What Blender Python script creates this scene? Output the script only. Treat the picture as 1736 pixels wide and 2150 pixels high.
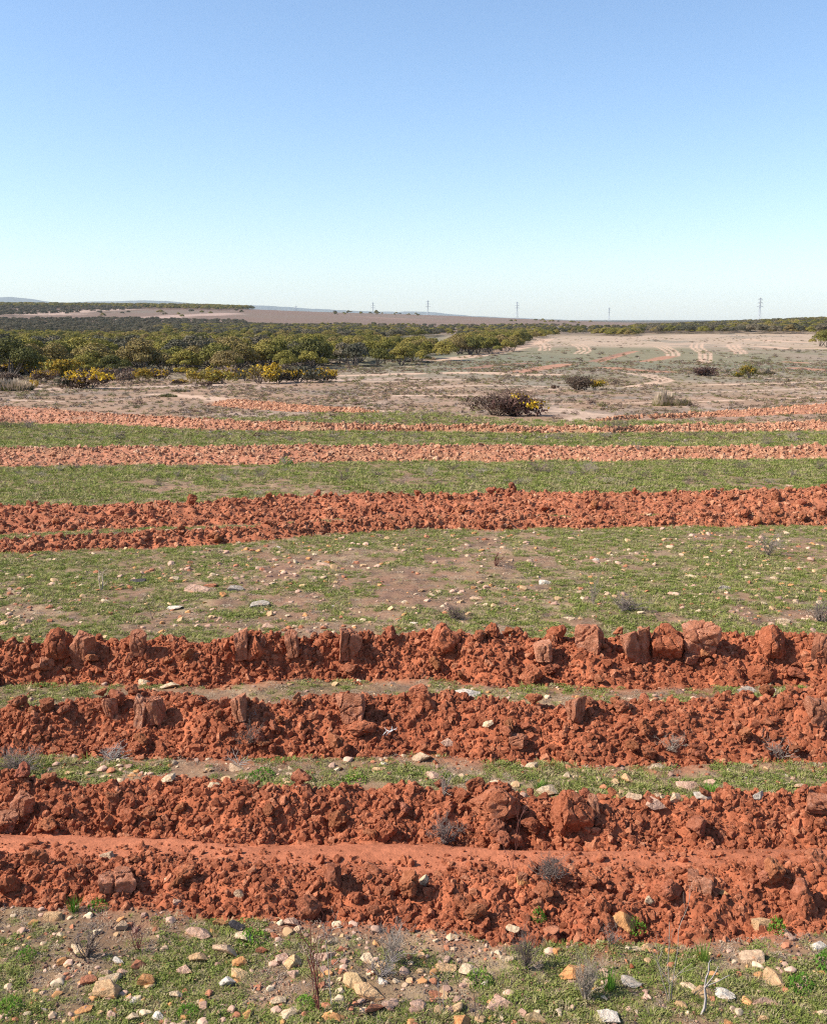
import bpy, bmesh, math
import numpy as np
from mathutils import Vector, Matrix, Euler

# ------------------------------------------------------------------ camera, sky, sun
scene = bpy.context.scene
for o in list(bpy.data.objects):
    bpy.data.objects.remove(o)
COL = scene.collection
H = 2.0                       # eye height above the ground at the photographer's feet
FP = 2100.0                   # focal length in units of a 1736 x 2150 frame
CX, CY = 868.0, 1075.0
PITCH = math.atan(403.0 / FP)
SUN_EL, SUN_AZ = math.radians(41), math.radians(-99)   # azimuth from +Y towards +X

cam = bpy.data.cameras.new('camera')
camo = bpy.data.objects.new('camera', cam)
COL.objects.link(camo)
cam.sensor_fit = 'HORIZONTAL'
cam.sensor_width = 36.0
cam.lens = 36.0 * FP / 1736.0
cam.clip_start, cam.clip_end = 0.05, 60000
camo.location = (0, 0, H)
camo.rotation_euler = (math.pi / 2 - PITCH, 0, 0)
scene.camera = camo

world = bpy.data.worlds.new('World')
scene.world = world
world.use_nodes = True
wn = world.node_tree.nodes
wl = world.node_tree.links
bg = wn.get('Background') or wn.new('ShaderNodeBackground')
sky = wn.new('ShaderNodeTexSky')
sky.sky_type = 'NISHITA'
sky.sun_disc = False
sky.sun_elevation = SUN_EL
sky.sun_rotation = SUN_AZ % (2 * math.pi)
sky.altitude = 200
sky.air_density = 1.0
sky.dust_density = 0.55
sky.ozone_density = 4.0
wl.new(sky.outputs[0], bg.inputs[0])
bg.inputs[1].default_value = 0.124

sun = bpy.data.lights.new('sun', 'SUN')
sun.energy = 5.0
sun.angle = math.radians(0.55)
sun.color = (1.0, 0.955, 0.88)
suno = bpy.data.objects.new('sun', sun)
COL.objects.link(suno)
sdir = Vector((math.cos(SUN_EL) * math.sin(SUN_AZ), math.cos(SUN_EL) * math.cos(SUN_AZ), math.sin(SUN_EL)))
suno.rotation_euler = sdir.to_track_quat('Z', 'Y').to_euler()
suno.location = sdir * 50

vs = scene.view_settings
vs.view_transform = 'Standard'
vs.look = 'None'
vs.exposure = 0.7
vs.gamma = 1.0
vs.use_curve_mapping = False
scene.render.engine = 'CYCLES'
scene.cycles.use_denoising = False
scene.cycles.filter_width = 1.15
scene.cycles.max_bounces = 5
scene.cycles.volume_bounces = 0
scene.cycles.transparent_max_bounces = 6

RNG = np.random.default_rng(11)

# ------------------------------------------------------------------ noise
def _h(ix, iy, iz, seed):
    with np.errstate(over='ignore'):
        h = (ix.astype(np.int64) * 374761393 + iy.astype(np.int64) * 668265263 + iz * 1274126177 + seed * 974711) & 0xffffffff
        h = ((h ^ (h >> 13)) * 1274126177) & 0xffffffff
        h = ((h ^ (h >> 16)) * 2246822519) & 0xffffffff
        h = h ^ (h >> 15)
    return (h & 0xffffff) / float(0xffffff)

def vnoise(x, y, seed=0):
    x = np.asarray(x, float); y = np.asarray(y, float)
    ix = np.floor(x); iy = np.floor(y)
    fx = x - ix; fy = y - iy
    fx = fx * fx * (3 - 2 * fx); fy = fy * fy * (3 - 2 * fy)
    ix = ix.astype(np.int64); iy = iy.astype(np.int64)
    a = _h(ix, iy, 0, seed); b = _h(ix + 1, iy, 0, seed)
    c = _h(ix, iy + 1, 0, seed); d = _h(ix + 1, iy + 1, 0, seed)
    return (a + (b - a) * fx + (c - a) * fy + (a - b - c + d) * fx * fy) * 2 - 1

def fbm(x, y, octv=4, seed=0):
    s = 0; a = 1; t = 0
    for k in range(octv):
        s = s + a * vnoise(x * 2 ** k + 17.3 * k, y * 2 ** k - 9.1 * k, seed + k)
        t += a; a *= 0.55
    return s / t

def vnoise3(p, seed=0):
    i = np.floor(p).astype(np.int64); f = p - i
    f = f * f * (3 - 2 * f)
    out = 0
    for dx in (0, 1):
        for dy in (0, 1):
            for dz in (0, 1):
                w = (f[:, 0] if dx else 1 - f[:, 0]) * (f[:, 1] if dy else 1 - f[:, 1]) * (f[:, 2] if dz else 1 - f[:, 2])
                out = out + w * _h(i[:, 0] + dx, i[:, 1] + dy, i[:, 2] + dz, seed)
    return out * 2 - 1

def domes(x, y, cell, seed):
    """rounded lumps, height in metres, about one to a cell"""
    gx = x / cell; gy = y / cell
    ix = np.floor(gx).astype(np.int64); iy = np.floor(gy).astype(np.int64)
    best = np.zeros_like(gx)
    for dx in (-1, 0, 1):
        for dy in (-1, 0, 1):
            jx = ix + dx; jy = iy + dy
            cx = jx + _h(jx, jy, 1, seed); cy = jy + _h(jx, jy, 2, seed)
            r = 0.25 + 0.45 * _h(jx, jy, 3, seed)
            q = r * r - (gx - cx) ** 2 - (gy - cy) ** 2
            best = np.maximum(best, np.sqrt(np.maximum(q, 0)))
    return best * cell

def sstep(a, b, x):
    t = np.clip((x - a) / (b - a), 0, 1)
    return t * t * (3 - 2 * t)

# ------------------------------------------------------------------ pixel <-> place (frame of 1736 x 2150)
CP, SP = math.cos(PITCH), math.sin(PITCH)

def ray(u, v):
    xc = (np.asarray(u, float) - CX) / FP
    yc = -(np.asarray(v, float) - CY) / FP
    return np.stack([xc, CP + yc * SP, -SP + yc * CP], -1)

def project(x, y, z):
    dz = z - H
    dep = y * CP - dz * SP
    up = y * SP + dz * CP
    return CX + FP * x / dep, CY - FP * up / dep, dep

# ------------------------------------------------------------------ base relief of the land
_cols = [-700, 0, 434, 868, 1302, 1736, 2400]
_left = [(80, 815), (150, 768), (210, 742), (300, 722), (450, 703), (700, 682), (1000, 661), (1400, 645), (1700, 639.5), (2200, 652), (4000, 672), (15000, 671.5)]
_tab = [_left, _left,
        [(80, 815), (150, 768), (210, 742), (300, 722), (450, 706), (700, 688), (1000, 669), (1400, 649), (1700, 642), (2200, 654), (4000, 672), (15000, 671.5)],
        [(80, 815), (150, 766), (210, 742), (300, 724), (450, 708), (700, 694), (1000, 685), (1500, 668), (2100, 657.5), (2800, 666), (5000, 673), (15000, 671.5)],
        [(80, 815), (150, 766), (210, 741), (300, 721), (450, 706), (700, 694), (1200, 684), (2000, 678), (3500, 674), (6000, 673), (9000, 672.5), (15000, 671.5)],
        [(80, 815), (150, 766), (210, 740), (300, 717), (430, 700), (540, 683), (660, 675), (900, 682), (1500, 681), (3500, 675), (8000, 673), (15000, 671.5)]]
_tab.append(_tab[-1])
_LD = np.linspace(math.log(30), math.log(15000), 400)

def _colz(a):
    d = [30.0, 45.0]; z = [-1.2, -1.83]
    for dd, py in a:
        r = ray(868, py)
        d.append(dd); z.append(H + r[2] / r[1] * dd)
    zz = np.interp(_LD, np.log(d), z)
    k = np.ones(13) / 13
    for _ in range(2):
        zz = np.convolve(np.pad(zz, 6, mode='edge'), k, 'valid')
    return zz
_TZ = np.stack([_colz(a) for a in _tab])          # columns x log distance
_CF = np.linspace(-700, 2400, 125)
_TF = np.stack([np.interp(_CF, _cols, _TZ[:, j]) for j in range(_TZ.shape[1])], 1)
_k = np.ones(9) / 9
_TF = np.stack([np.convolve(np.pad(_TF[:, j], 4, mode='edge'), _k, 'valid') for j in range(_TF.shape[1])], 1)

def z0(x, y):
    x = np.asarray(x, float); y = np.asarray(y, float)
    yy = np.maximum(y, 1.0)
    u = np.clip(868 + FP * x / yy / CP, -699, 2399)
    a = (u + 700) / 25.0
    ld = np.clip(np.log(np.maximum(yy, 30.01)), _LD[0], _LD[-1] - 1e-6)
    b = (ld - _LD[0]) / (_LD[1] - _LD[0])
    i = np.clip(np.floor(a).astype(int), 0, 123); j = np.clip(np.floor(b).astype(int), 0, 398)
    fa = a - i; fb = b - j
    t = (_TF[i, j] * (1 - fa) * (1 - fb) + _TF[i + 1, j] * fa * (1 - fb) + _TF[i, j + 1] * (1 - fa) * fb + _TF[i + 1, j + 1] * fa * fb)
    near = -0.04 * y
    w = sstep(31, 50, y)
    z = near * (1 - w) + t * w
    amp = np.clip(yy / 40.0, 0.0, 1.0)
    z = z + 0.25 * amp * amp * fbm(x / 30, y / 30, 2, 5) * (yy < 2500)
    return z

def hit(u, v, fn, dz=0.0, far=16000.0):
    """first place where the ray through a pixel meets the surface fn + dz"""
    u = np.atleast_1d(np.asarray(u, float)); v = np.atleast_1d(np.asarray(v, float))
    r = ray(u, v)
    ts = np.exp(np.linspace(math.log(1.2), math.log(far), 1500))
    out = np.zeros((len(u), 3))
    for k in range(len(u)):
        x = r[k, 0] / r[k, 1] * ts; z = H + r[k, 2] / r[k, 1] * ts
        g = z - fn(x, ts) - dz
        i = np.argmax(g < 0)
        if g[i] >= 0:
            i = len(ts) - 1
        i = max(i, 1)
        lo, hi = ts[i - 1], ts[i]
        t2 = np.linspace(lo, hi, 24)
        g2 = H + r[k, 2] / r[k, 1] * t2 - fn(r[k, 0] / r[k, 1] * t2, t2) - dz
        j = np.argmax(g2 < 0) if (g2 < 0).any() else 23
        t = t2[j]
        out[k] = (r[k, 0] / r[k, 1] * t, t, H + r[k, 2] / r[k, 1] * t)
    return out

# ------------------------------------------------------------------ ridges of turned soil (foot line, crest line, height)
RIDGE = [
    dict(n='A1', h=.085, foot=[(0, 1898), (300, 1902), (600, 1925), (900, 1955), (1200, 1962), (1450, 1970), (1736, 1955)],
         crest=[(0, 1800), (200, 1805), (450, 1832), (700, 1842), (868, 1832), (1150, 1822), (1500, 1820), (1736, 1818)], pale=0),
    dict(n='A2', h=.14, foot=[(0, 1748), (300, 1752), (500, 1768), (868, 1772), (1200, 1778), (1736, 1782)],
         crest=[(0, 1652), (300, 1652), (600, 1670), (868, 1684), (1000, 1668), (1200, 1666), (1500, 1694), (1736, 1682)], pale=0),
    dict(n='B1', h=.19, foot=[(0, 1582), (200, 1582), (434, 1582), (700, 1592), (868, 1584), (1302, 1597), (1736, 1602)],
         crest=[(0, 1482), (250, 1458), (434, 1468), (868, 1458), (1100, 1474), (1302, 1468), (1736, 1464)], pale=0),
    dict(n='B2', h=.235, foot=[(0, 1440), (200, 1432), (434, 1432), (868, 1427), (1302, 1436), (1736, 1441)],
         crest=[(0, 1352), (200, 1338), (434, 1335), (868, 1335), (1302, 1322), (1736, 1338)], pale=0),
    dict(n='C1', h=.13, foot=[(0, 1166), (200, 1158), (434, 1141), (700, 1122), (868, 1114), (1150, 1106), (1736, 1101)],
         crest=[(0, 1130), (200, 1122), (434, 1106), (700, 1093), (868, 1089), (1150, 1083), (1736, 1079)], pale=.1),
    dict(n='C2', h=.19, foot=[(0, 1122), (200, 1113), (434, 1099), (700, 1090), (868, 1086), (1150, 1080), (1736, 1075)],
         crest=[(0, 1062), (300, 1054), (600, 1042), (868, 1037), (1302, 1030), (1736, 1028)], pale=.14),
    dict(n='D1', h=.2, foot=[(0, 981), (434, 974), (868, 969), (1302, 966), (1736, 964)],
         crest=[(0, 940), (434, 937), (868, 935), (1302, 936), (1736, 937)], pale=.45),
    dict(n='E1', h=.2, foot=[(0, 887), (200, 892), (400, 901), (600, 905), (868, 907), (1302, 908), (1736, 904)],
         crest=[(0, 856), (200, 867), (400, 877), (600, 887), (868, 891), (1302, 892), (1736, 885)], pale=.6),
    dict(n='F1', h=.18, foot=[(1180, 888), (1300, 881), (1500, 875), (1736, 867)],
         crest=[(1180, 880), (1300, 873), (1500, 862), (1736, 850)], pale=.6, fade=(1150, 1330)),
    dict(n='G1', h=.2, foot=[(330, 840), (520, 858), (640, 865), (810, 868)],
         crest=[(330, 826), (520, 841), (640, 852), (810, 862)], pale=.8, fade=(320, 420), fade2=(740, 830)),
]

def extrap(xs, ys):
    i = np.argsort(xs); xs = xs[i]; ys = ys[i]
    sl = np.clip((ys[1] - ys[0]) / (xs[1] - xs[0]), -.3, .3); sr = np.clip((ys[-1] - ys[-2]) / (xs[-1] - xs[-2]), -.3, .3)
    L = max(xs[-1] - xs[0], 1)
    return np.concatenate([[xs[0] - L * .35], xs, [xs[-1] + L * .35]]), np.concatenate([[ys[0] - sl * L * .35], ys, [ys[-1] + sr * L * .35]])

for R in RIDGE:
    for key, dz in (('foot', 0.0), ('crest', R['h'])):
        P = np.array(R[key], float)
        us = np.linspace(P[0, 0], P[-1, 0], 25)
        vv = np.interp(us, P[:, 0], P[:, 1])
        w = hit(us, vv, z0, dz)
        R[key + '_w'] = extrap(w[:, 0], w[:, 1])
    R['y'] = float(np.median(R['foot_w'][1]))
    if 'fade' in R:
        if 'fade2' in R: R['fadew2'] = tuple((q - 868) / FP * R['y'] for q in R['fade2'])
        R['fadew'] = ((R['fade'][0] - 868) / FP * R['y'], (R['fade'][1] - 868) / FP * R['y'])

def ridge_t(R, x, y):
    yf = np.interp(x, *R['foot_w']); yc = np.interp(x, *R['crest_w'])
    sc = R['y']
    wob = 0.022 * sc * fbm(x / (.10 * sc), y / (.10 * sc), 3, 31)
    span = np.maximum(yc - yf, 0.25)
    return (y + wob - yf) / span, span

def relief(x, y, fine=True):
    """height of the turned soil, mask of soil, mask of loose lumps, paleness"""
    x = np.asarray(x, float); y = np.asarray(y, float)
    dz = np.zeros(np.broadcast(x, y).shape); soil = np.zeros_like(dz); rough = np.zeros_like(dz); pale = np.zeros_like(dz)
    for R in RIDGE:
        t, span = ridge_t(R, x, y)
        up = sstep(-.05, 1.0, t)
        down = np.cos(np.clip((t - 1) / .75, 0, 1) * math.pi / 2) ** 1.4
        p = up * down
        m = sstep(-.10, .05, t) * (1 - sstep(1.6, 1.85, t))
        if R['y'] > 17:
            m = m * (1 - (.25 if R['y'] < 22 else .6) * sstep(.25, .55, fbm(x / 1.4, y / .9, 3, 44)))
        if 'fadew' in R:
            f = sstep(R['fadew'][0], R['fadew'][1], x)
            if 'fadew2' in R: f = f * (1 - sstep(R['fadew2'][0], R['fadew2'][1], x))
            p = p * f; m = m * f
        var = .98 + .22 * vnoise(x / (.16 * R['y']), y * 0 + 3.3, 40) + .12 * vnoise(x / .35, y / .35, 41)
        dz = np.maximum(dz, p * R['h'] * var)
        soil = np.maximum(soil, m)
        rough = np.maximum(rough, m)
        pale = np.where(m > .3, R['pale'], pale)
    # smooth terrace between the two nearest ridges
    A, B = RIDGE[0], RIDGE[1]
    ya = np.interp(x, *A['crest_w']); yb = np.interp(x, *B['foot_w'])
    wob = .13 * fbm(x * 1.3, y * 1.3, 3, 77)
    tr = sstep(.0, .12, y + wob - ya) * (1 - sstep(-.09, .03, y + wob - yb))
    dz = np.where(tr > 0, np.maximum(dz * (1 - tr) + tr * .03, dz * .5), dz)
    soil = np.maximum(soil, tr)
    soil = np.maximum(soil, sstep(-.08, .02, y - ya) * (1 - sstep(.05, .2, y - yb)))
    rough = rough * (1 - .8 * tr)
    return dz, soil, rough, pale

def ground(x, y):
    x = np.asarray(x, float); y = np.asarray(y, float)
    dz, soil, rough, pale = relief(x, y)
    near = np.clip(1 - (y - 18) / 25, 0, 1)
    near2 = np.clip(1 - (y - 7) / 9, 0, 1)
    lump = (domes(x, y, .17, 3) * .55 + domes(x + 9, y, .09, 4) * .7) * near + domes(x, y + 5, .045, 6) * .7 * near2
    far = (y > 18) & (y < 60)
    lump = lump + np.where(far, domes(x, y, .4, 8) * .35, 0) * (1 - near)
    z = z0(x, y) + dz + rough * (lump * .55 - .04)
    z = z + (1 - soil) * (.02 * fbm(x * 1.3, y * 1.3, 3, 9) + .008 * vnoise(x * 9, y * 9, 14)) * np.clip(60 / np.maximum(y, 1), 0, 1)
    return z

def smoothground(x, y):
    return z0(x, y) + relief(x, y)[0]

# ------------------------------------------------------------------ materials
def new_mat(name):
    m = bpy.data.materials.new(name); m.use_nodes = True
    nt = m.node_tree
    b = nt.nodes.get('Principled BSDF')
    b.inputs['Roughness'].default_value = .95
    b.inputs['Specular IOR Level'].default_value = .15
    return m, nt, b

def nd(nt, t, **kw):
    n = nt.nodes.new(t)
    for k, v in kw.items():
        setattr(n, k, v)
    return n

def noise_node(nt, vec, scale, detail=4, rough=.6):
    n = nd(nt, 'ShaderNodeTexNoise'); n.inputs['Scale'].default_value = scale
    n.inputs['Detail'].default_value = detail; n.inputs['Roughness'].default_value = rough
    if vec is not None:
        nt.links.new(vec, n.inputs['Vector'])
    return n

def ramp(nt, fac, stops):
    r = nd(nt, 'ShaderNodeValToRGB')
    el = r.color_ramp.elements
    while len(el) > 1:
        el.remove(el[-1])
    el[0].position = stops[0][0]; el[0].color = (*stops[0][1], 1)
    for p, c in stops[1:]:
        e = el.new(p); e.color = (*c, 1)
    nt.links.new(fac, r.inputs[0])
    return r

def mixc(nt, kind, fac, a, b):
    m = nd(nt, 'ShaderNodeMix', data_type='RGBA', blend_type=kind)
    for s, v in ((m.inputs['Factor'], fac), (m.inputs['A'], a), (m.inputs['B'], b)):
        if hasattr(v, 'links') or hasattr(v, 'is_linked'):
            nt.links.new(v, s)
        elif isinstance(v, (int, float)):
            s.default_value = v
        else:
            s.default_value = (*v, 1)
    return m.outputs['Result']

def bump(nt, b, h, strength, dist):
    n = nd(nt, 'ShaderNodeBump'); n.inputs['Strength'].default_value = strength
    n.inputs['Distance'].default_value = dist
    nt.links.new(h, n.inputs['Height']); nt.links.new(n.outputs[0], b.inputs['Normal'])

SOIL = (.385, .118, .053)
SOIL_D = (.25, .070, .032)
SOIL_L = (.51, .19, .102)

def soil_mat(name, mulc=(1, 1, 1), usecolor=False, sc=1.0):
    m, nt, b = new_mat(name)
    oi = nd(nt, 'ShaderNodeObjectInfo'); tc = nd(nt, 'ShaderNodeTexCoord')
    mp = nd(nt, 'ShaderNodeVectorMath', operation='ADD'); nt.links.new(tc.outputs['Object'], mp.inputs[0])
    nt.links.new(oi.outputs['Random'], mp.inputs[1])
    n1 = noise_node(nt, mp.outputs[0], 2.2 * sc, 5, .65)
    n2 = noise_node(nt, mp.outputs[0], 9 * sc, 5, .7)
    r = ramp(nt, n1.outputs[0], [(.3, SOIL_D), (.5, SOIL), (.72, SOIL_L)])
    rr = ramp(nt, oi.outputs['Random'], [(0, (.68, .66, .66)), (.25, (.95, .94, .93)), (.6, (1.12, 1.12, 1.12)), (.85, (1.25, 1.33, 1.35)), (1, (1.4, 1.75, 1.9))])
    c = mixc(nt, 'MULTIPLY', .35 if usecolor else 1.0, r.outputs[0], rr.outputs[0])
    r2 = ramp(nt, n2.outputs[0], [(.25, (.72, .7, .7)), (.6, (1.05, 1.05, 1.05))])
    c = mixc(nt, 'MULTIPLY', .8, c, r2.outputs[0])
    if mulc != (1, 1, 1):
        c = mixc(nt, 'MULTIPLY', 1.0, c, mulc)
    if usecolor:
        c = mixc(nt, 'MULTIPLY', 1.0, c, oi.outputs['Color'])
    nt.links.new(c, b.inputs['Base Color'])
    bump(nt, b, n2.outputs[0], .55, .12)
    return m

M = {}
M['crumb'] = soil_mat('crumbled soil')
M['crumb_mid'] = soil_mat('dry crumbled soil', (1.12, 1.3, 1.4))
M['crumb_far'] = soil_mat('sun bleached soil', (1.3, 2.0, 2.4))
M['clod'] = soil_mat('clod', usecolor=True, sc=1.2)

def color_mat(name, spread, bumpk=.4, sc=3.0, trans=0.0):
    """object colour times noise"""
    m, nt, b = new_mat(name)
    oi = nd(nt, 'ShaderNodeObjectInfo'); tc = nd(nt, 'ShaderNodeTexCoord')
    mp = nd(nt, 'ShaderNodeVectorMath', operation='ADD'); nt.links.new(tc.outputs['Object'], mp.inputs[0])
    nt.links.new(oi.outputs['Random'], mp.inputs[1])
    n1 = noise_node(nt, mp.outputs[0], sc, 6, .65)
    r = ramp(nt, n1.outputs[0], [(.25, tuple(1 - spread * k for k in (.9, 1.1, 1.3))), (.5, (1, 1, 1)), (.75, (1 + spread * .6,) * 3)])
    c = mixc(nt, 'MULTIPLY', 1.0, oi.outputs['Color'], r.outputs[0])
    n3 = noise_node(nt, mp.outputs[0], sc * .45, 3, .5)
    r3 = ramp(nt, n3.outputs[0], [(.58, (0, 0, 0)), (.72, (1, 1, 1))])
    if bumpk:
        c = mixc(nt, 'MIX', r3.outputs[0], c, mixc(nt, 'MULTIPLY', 1.0, c, (.86, .62, .48)))
        bump(nt, b, n1.outputs[0], bumpk, .15)
    nt.links.new(c, b.inputs['Base Color'])
    return m
M['stone'] = color_mat('limestone', .45, .5, 2.6)

def rand_mat(name, stops, rough=.9, trans=0.0, attr=None):
    """colour picked per plant, jittered per leaf position"""
    m, nt, b = new_mat(name)
    oi = nd(nt, 'ShaderNodeObjectInfo'); tc = nd(nt, 'ShaderNodeTexCoord')
    n1 = noise_node(nt, tc.outputs['Object'], 2.3, 3, .6)
    ad = nd(nt, 'ShaderNodeMath', operation='MULTIPLY_ADD'); nt.links.new(n1.outputs[0], ad.inputs[0])
    ad.inputs[1].default_value = .9
    sb = nd(nt, 'ShaderNodeMath', operation='SUBTRACT'); nt.links.new(oi.outputs['Random'], sb.inputs[0]); sb.inputs[1].default_value = .45
    nt.links.new(sb.outputs[0], ad.inputs[2])
    r = ramp(nt, ad.outputs[0], stops)
    b.inputs['Roughness'].default_value = rough
    nt.links.new(r.outputs[0], b.inputs['Base Color'])
    if trans:
        t = nd(nt, 'ShaderNodeBsdfTranslucent'); nt.links.new(r.outputs[0], t.inputs[0])
        mx = nd(nt, 'ShaderNodeMixShader'); mx.inputs[0].default_value = trans
        nt.links.new(b.outputs[0], mx.inputs[1]); nt.links.new(t.outputs[0], mx.inputs[2])
        nt.links.new(mx.outputs[0], nt.nodes['Material Output'].inputs[0])
    return m

M['grass'] = rand_mat('short grass', [(0, (.15, .18, .035)), (.3, (.24, .265, .055)), (.55, (.32, .31, .09)), (.8, (.41, .34, .16)), (1, (.42, .32, .19))], .8, .25)
M['grass_bright'] = rand_mat('fresh grass', [(0, (.08, .19, .02)), (.6, (.15, .28, .03)), (1, (.24, .30, .06))], .7, .35)
M['herb'] = rand_mat('low herb leaves', [(0, (.14, .175, .035)), (.4, (.22, .245, .06)), (.75, (.29, .265, .095)), (1, (.33, .25, .15))], .8, .25)
M['dry'] = rand_mat('dry stems', [(0, (.15, .105, .085)), (.4, (.23, .175, .145)), (.7, (.32, .26, .21)), (1, (.40, .31, .23))], .9)
M['straw'] = rand_mat('straw', [(0, (.07, .05, .042)), (.25, (.14, .10, .08)), (.5, (.27, .20, .15)), (.8, (.38, .28, .18)), (1, (.44, .34, .23))], .9)
M['redstem'] = rand_mat('reddish stems', [(0, (.13, .04, .035)), (.5, (.19, .06, .045)), (1, (.27, .15, .11))], .8)
M['greystem'] = rand_mat('grey stems', [(0, (.24, .20, .18)), (1, (.40, .34, .29))], .8)
M['whitestem'] = rand_mat('bleached stems', [(0, (.55, .50, .46)), (1, (.70, .66, .62))], .8)
M['bark'] = rand_mat('bark', [(0, (.10, .08, .07)), (1, (.24, .19, .16))], .9)
M['leaf_olive'] = rand_mat('olive foliage', [(0, (.085, .082, .022)), (.3, (.18, .158, .032)), (.6, (.27, .22, .042)), (.85, (.24, .175, .055)), (1, (.22, .155, .06))], .75, .12)
M['leaf_grey'] = rand_mat('grey foliage', [(0, (.075, .072, .045)), (.5, (.12, .105, .065)), (1, (.17, .135, .085))], .85, .15)
M['leaf_yellow'] = rand_mat('wattle flowers', [(0, (.28, .17, .022)), (.4, (.46, .28, .024)), (.8, (.60, .39, .03)), (1, (.42, .28, .05))], .85, .25)
M['leaf_brown'] = rand_mat('brown foliage', [(0, (.09, .06, .042)), (.5, (.155, .105, .075)), (1, (.21, .15, .11))], .9, .1)
M['leaf_dkbrown'] = rand_mat('dark brown twigs', [(0, (.07, .035, .028)), (.6, (.12, .065, .052)), (1, (.15, .09, .07))], .9)
M['spin_pale'] = rand_mat('pale seed stems', [(0, (.34, .25, .17)), (.6, (.47, .36, .25)), (1, (.55, .43, .31))], .9, .2)
M['spin_green'] = rand_mat('tussock leaves', [(0, (.12, .115, .04)), (.6, (.19, .175, .06)), (1, (.25, .21, .09))], .9, .2)
M['scrub'] = rand_mat('dull scrub', [(0, (.14, .09, .058)), (.45, (.24, .16, .10)), (1, (.36, .245, .16))], .9, .1)
M['steel'] = new_mat('galvanised steel')[0]
_b = M['steel'].node_tree.nodes['Principled BSDF']
_b.inputs['Base Color'].default_value = (.55, .56, .58, 1); _b.inputs['Metallic'].default_value = .3; _b.inputs['Roughness'].default_value = .6

# ground: colour of the soil and cover at each place, fine grain from noise
def ground_mat():
    m, nt, b = new_mat('ground')
    at = nd(nt, 'ShaderNodeAttribute', attribute_name='cover'); tc = nd(nt, 'ShaderNodeTexCoord')
    v = tc.outputs['Object']
    n1 = noise_node(nt, v, 28, 6, .7)
    n2 = noise_node(nt, v, 3.0, 6, .7)
    n3 = noise_node(nt, v, .25, 6, .75)
    r1 = ramp(nt, n1.outputs[0], [(.3, (.72, .70, .68)), (.5, (1, 1, 1)), (.7, (1.22, 1.22, 1.22))])
    r2 = ramp(nt, n2.outputs[0], [(.3, (.78, .76, .74)), (.5, (1, 1, 1)), (.7, (1.18, 1.2, 1.2))])
    r3 = ramp(nt, n3.outputs[0], [(.3, (.78, .76, .73)), (.5, (1, 1, 1)), (.7, (1.2, 1.2, 1.2))])
    c = mixc(nt, 'MULTIPLY', 1.0, at.outputs['Color'], r1.outputs[0])
    c = mixc(nt, 'MULTIPLY', 1.0, c, r2.outputs[0])
    c = mixc(nt, 'MULTIPLY', .8, c, r3.outputs[0])
    nt.links.new(c, b.inputs['Base Color'])
    bump(nt, b, n1.outputs[0], .6, .02)
    return m
M['ground'] = ground_mat()

# ------------------------------------------------------------------ mesh helpers
def mesh_np(name, V, Fs, mat=None, smooth=False, mats=None, midx=None):
    me = bpy.data.meshes.new(name)
    V = np.asarray(V, np.float32)
    me.vertices.add(len(V)); me.vertices.foreach_set('co', V.ravel())
    if isinstance(Fs, np.ndarray):
        n, k = Fs.shape
        loops = Fs.ravel(); starts = np.arange(n) * k
    else:
        loops = np.concatenate([np.asarray(f).ravel() for f in Fs if len(f)])
        lens = np.concatenate([np.full(len(f), f.shape[1]) for f in Fs if len(f)])
        starts = np.concatenate([[0], np.cumsum(lens)[:-1]])
        n = len(starts)
    me.loops.add(len(loops)); me.loops.foreach_set('vertex_index', loops.astype(np.int32))
    me.polygons.add(n); me.polygons.foreach_set('loop_start', starts.astype(np.int32))
    if smooth:
        me.polygons.foreach_set('use_smooth', np.ones(n, bool))
    for mm in (mats or ([mat] if mat else [])):
        me.materials.append(mm)
    if midx is not None:
        me.polygons.foreach_set('material_index', np.asarray(midx, np.int32))
    me.update(calc_edges=True)
    return me

def link(name, data, parent=None, loc=None):
    o = bpy.data.objects.new(name, data)
    COL.objects.link(o)
    if parent is not None:
        o.parent = parent
    if loc is not None:
        o.location = loc
    return o

def tag(o, label=None, cat=None, group=None, kind=None):
    if label: o['label'] = label
    if cat: o['category'] = cat
    if group: o['group'] = group
    if kind: o['kind'] = kind
    return o

_ico = {}
def ico(s):
    if s not in _ico:
        bm = bmesh.new(); bmesh.ops.create_icosphere(bm, subdivisions=s, radius=1.0)
        bm.verts.ensure_lookup_table()
        _ico[s] = (np.array([v.co[:] for v in bm.verts]), np.array([[v.index for v in f.verts] for f in bm.faces]))
        bm.free()
    return _ico[s]

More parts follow.
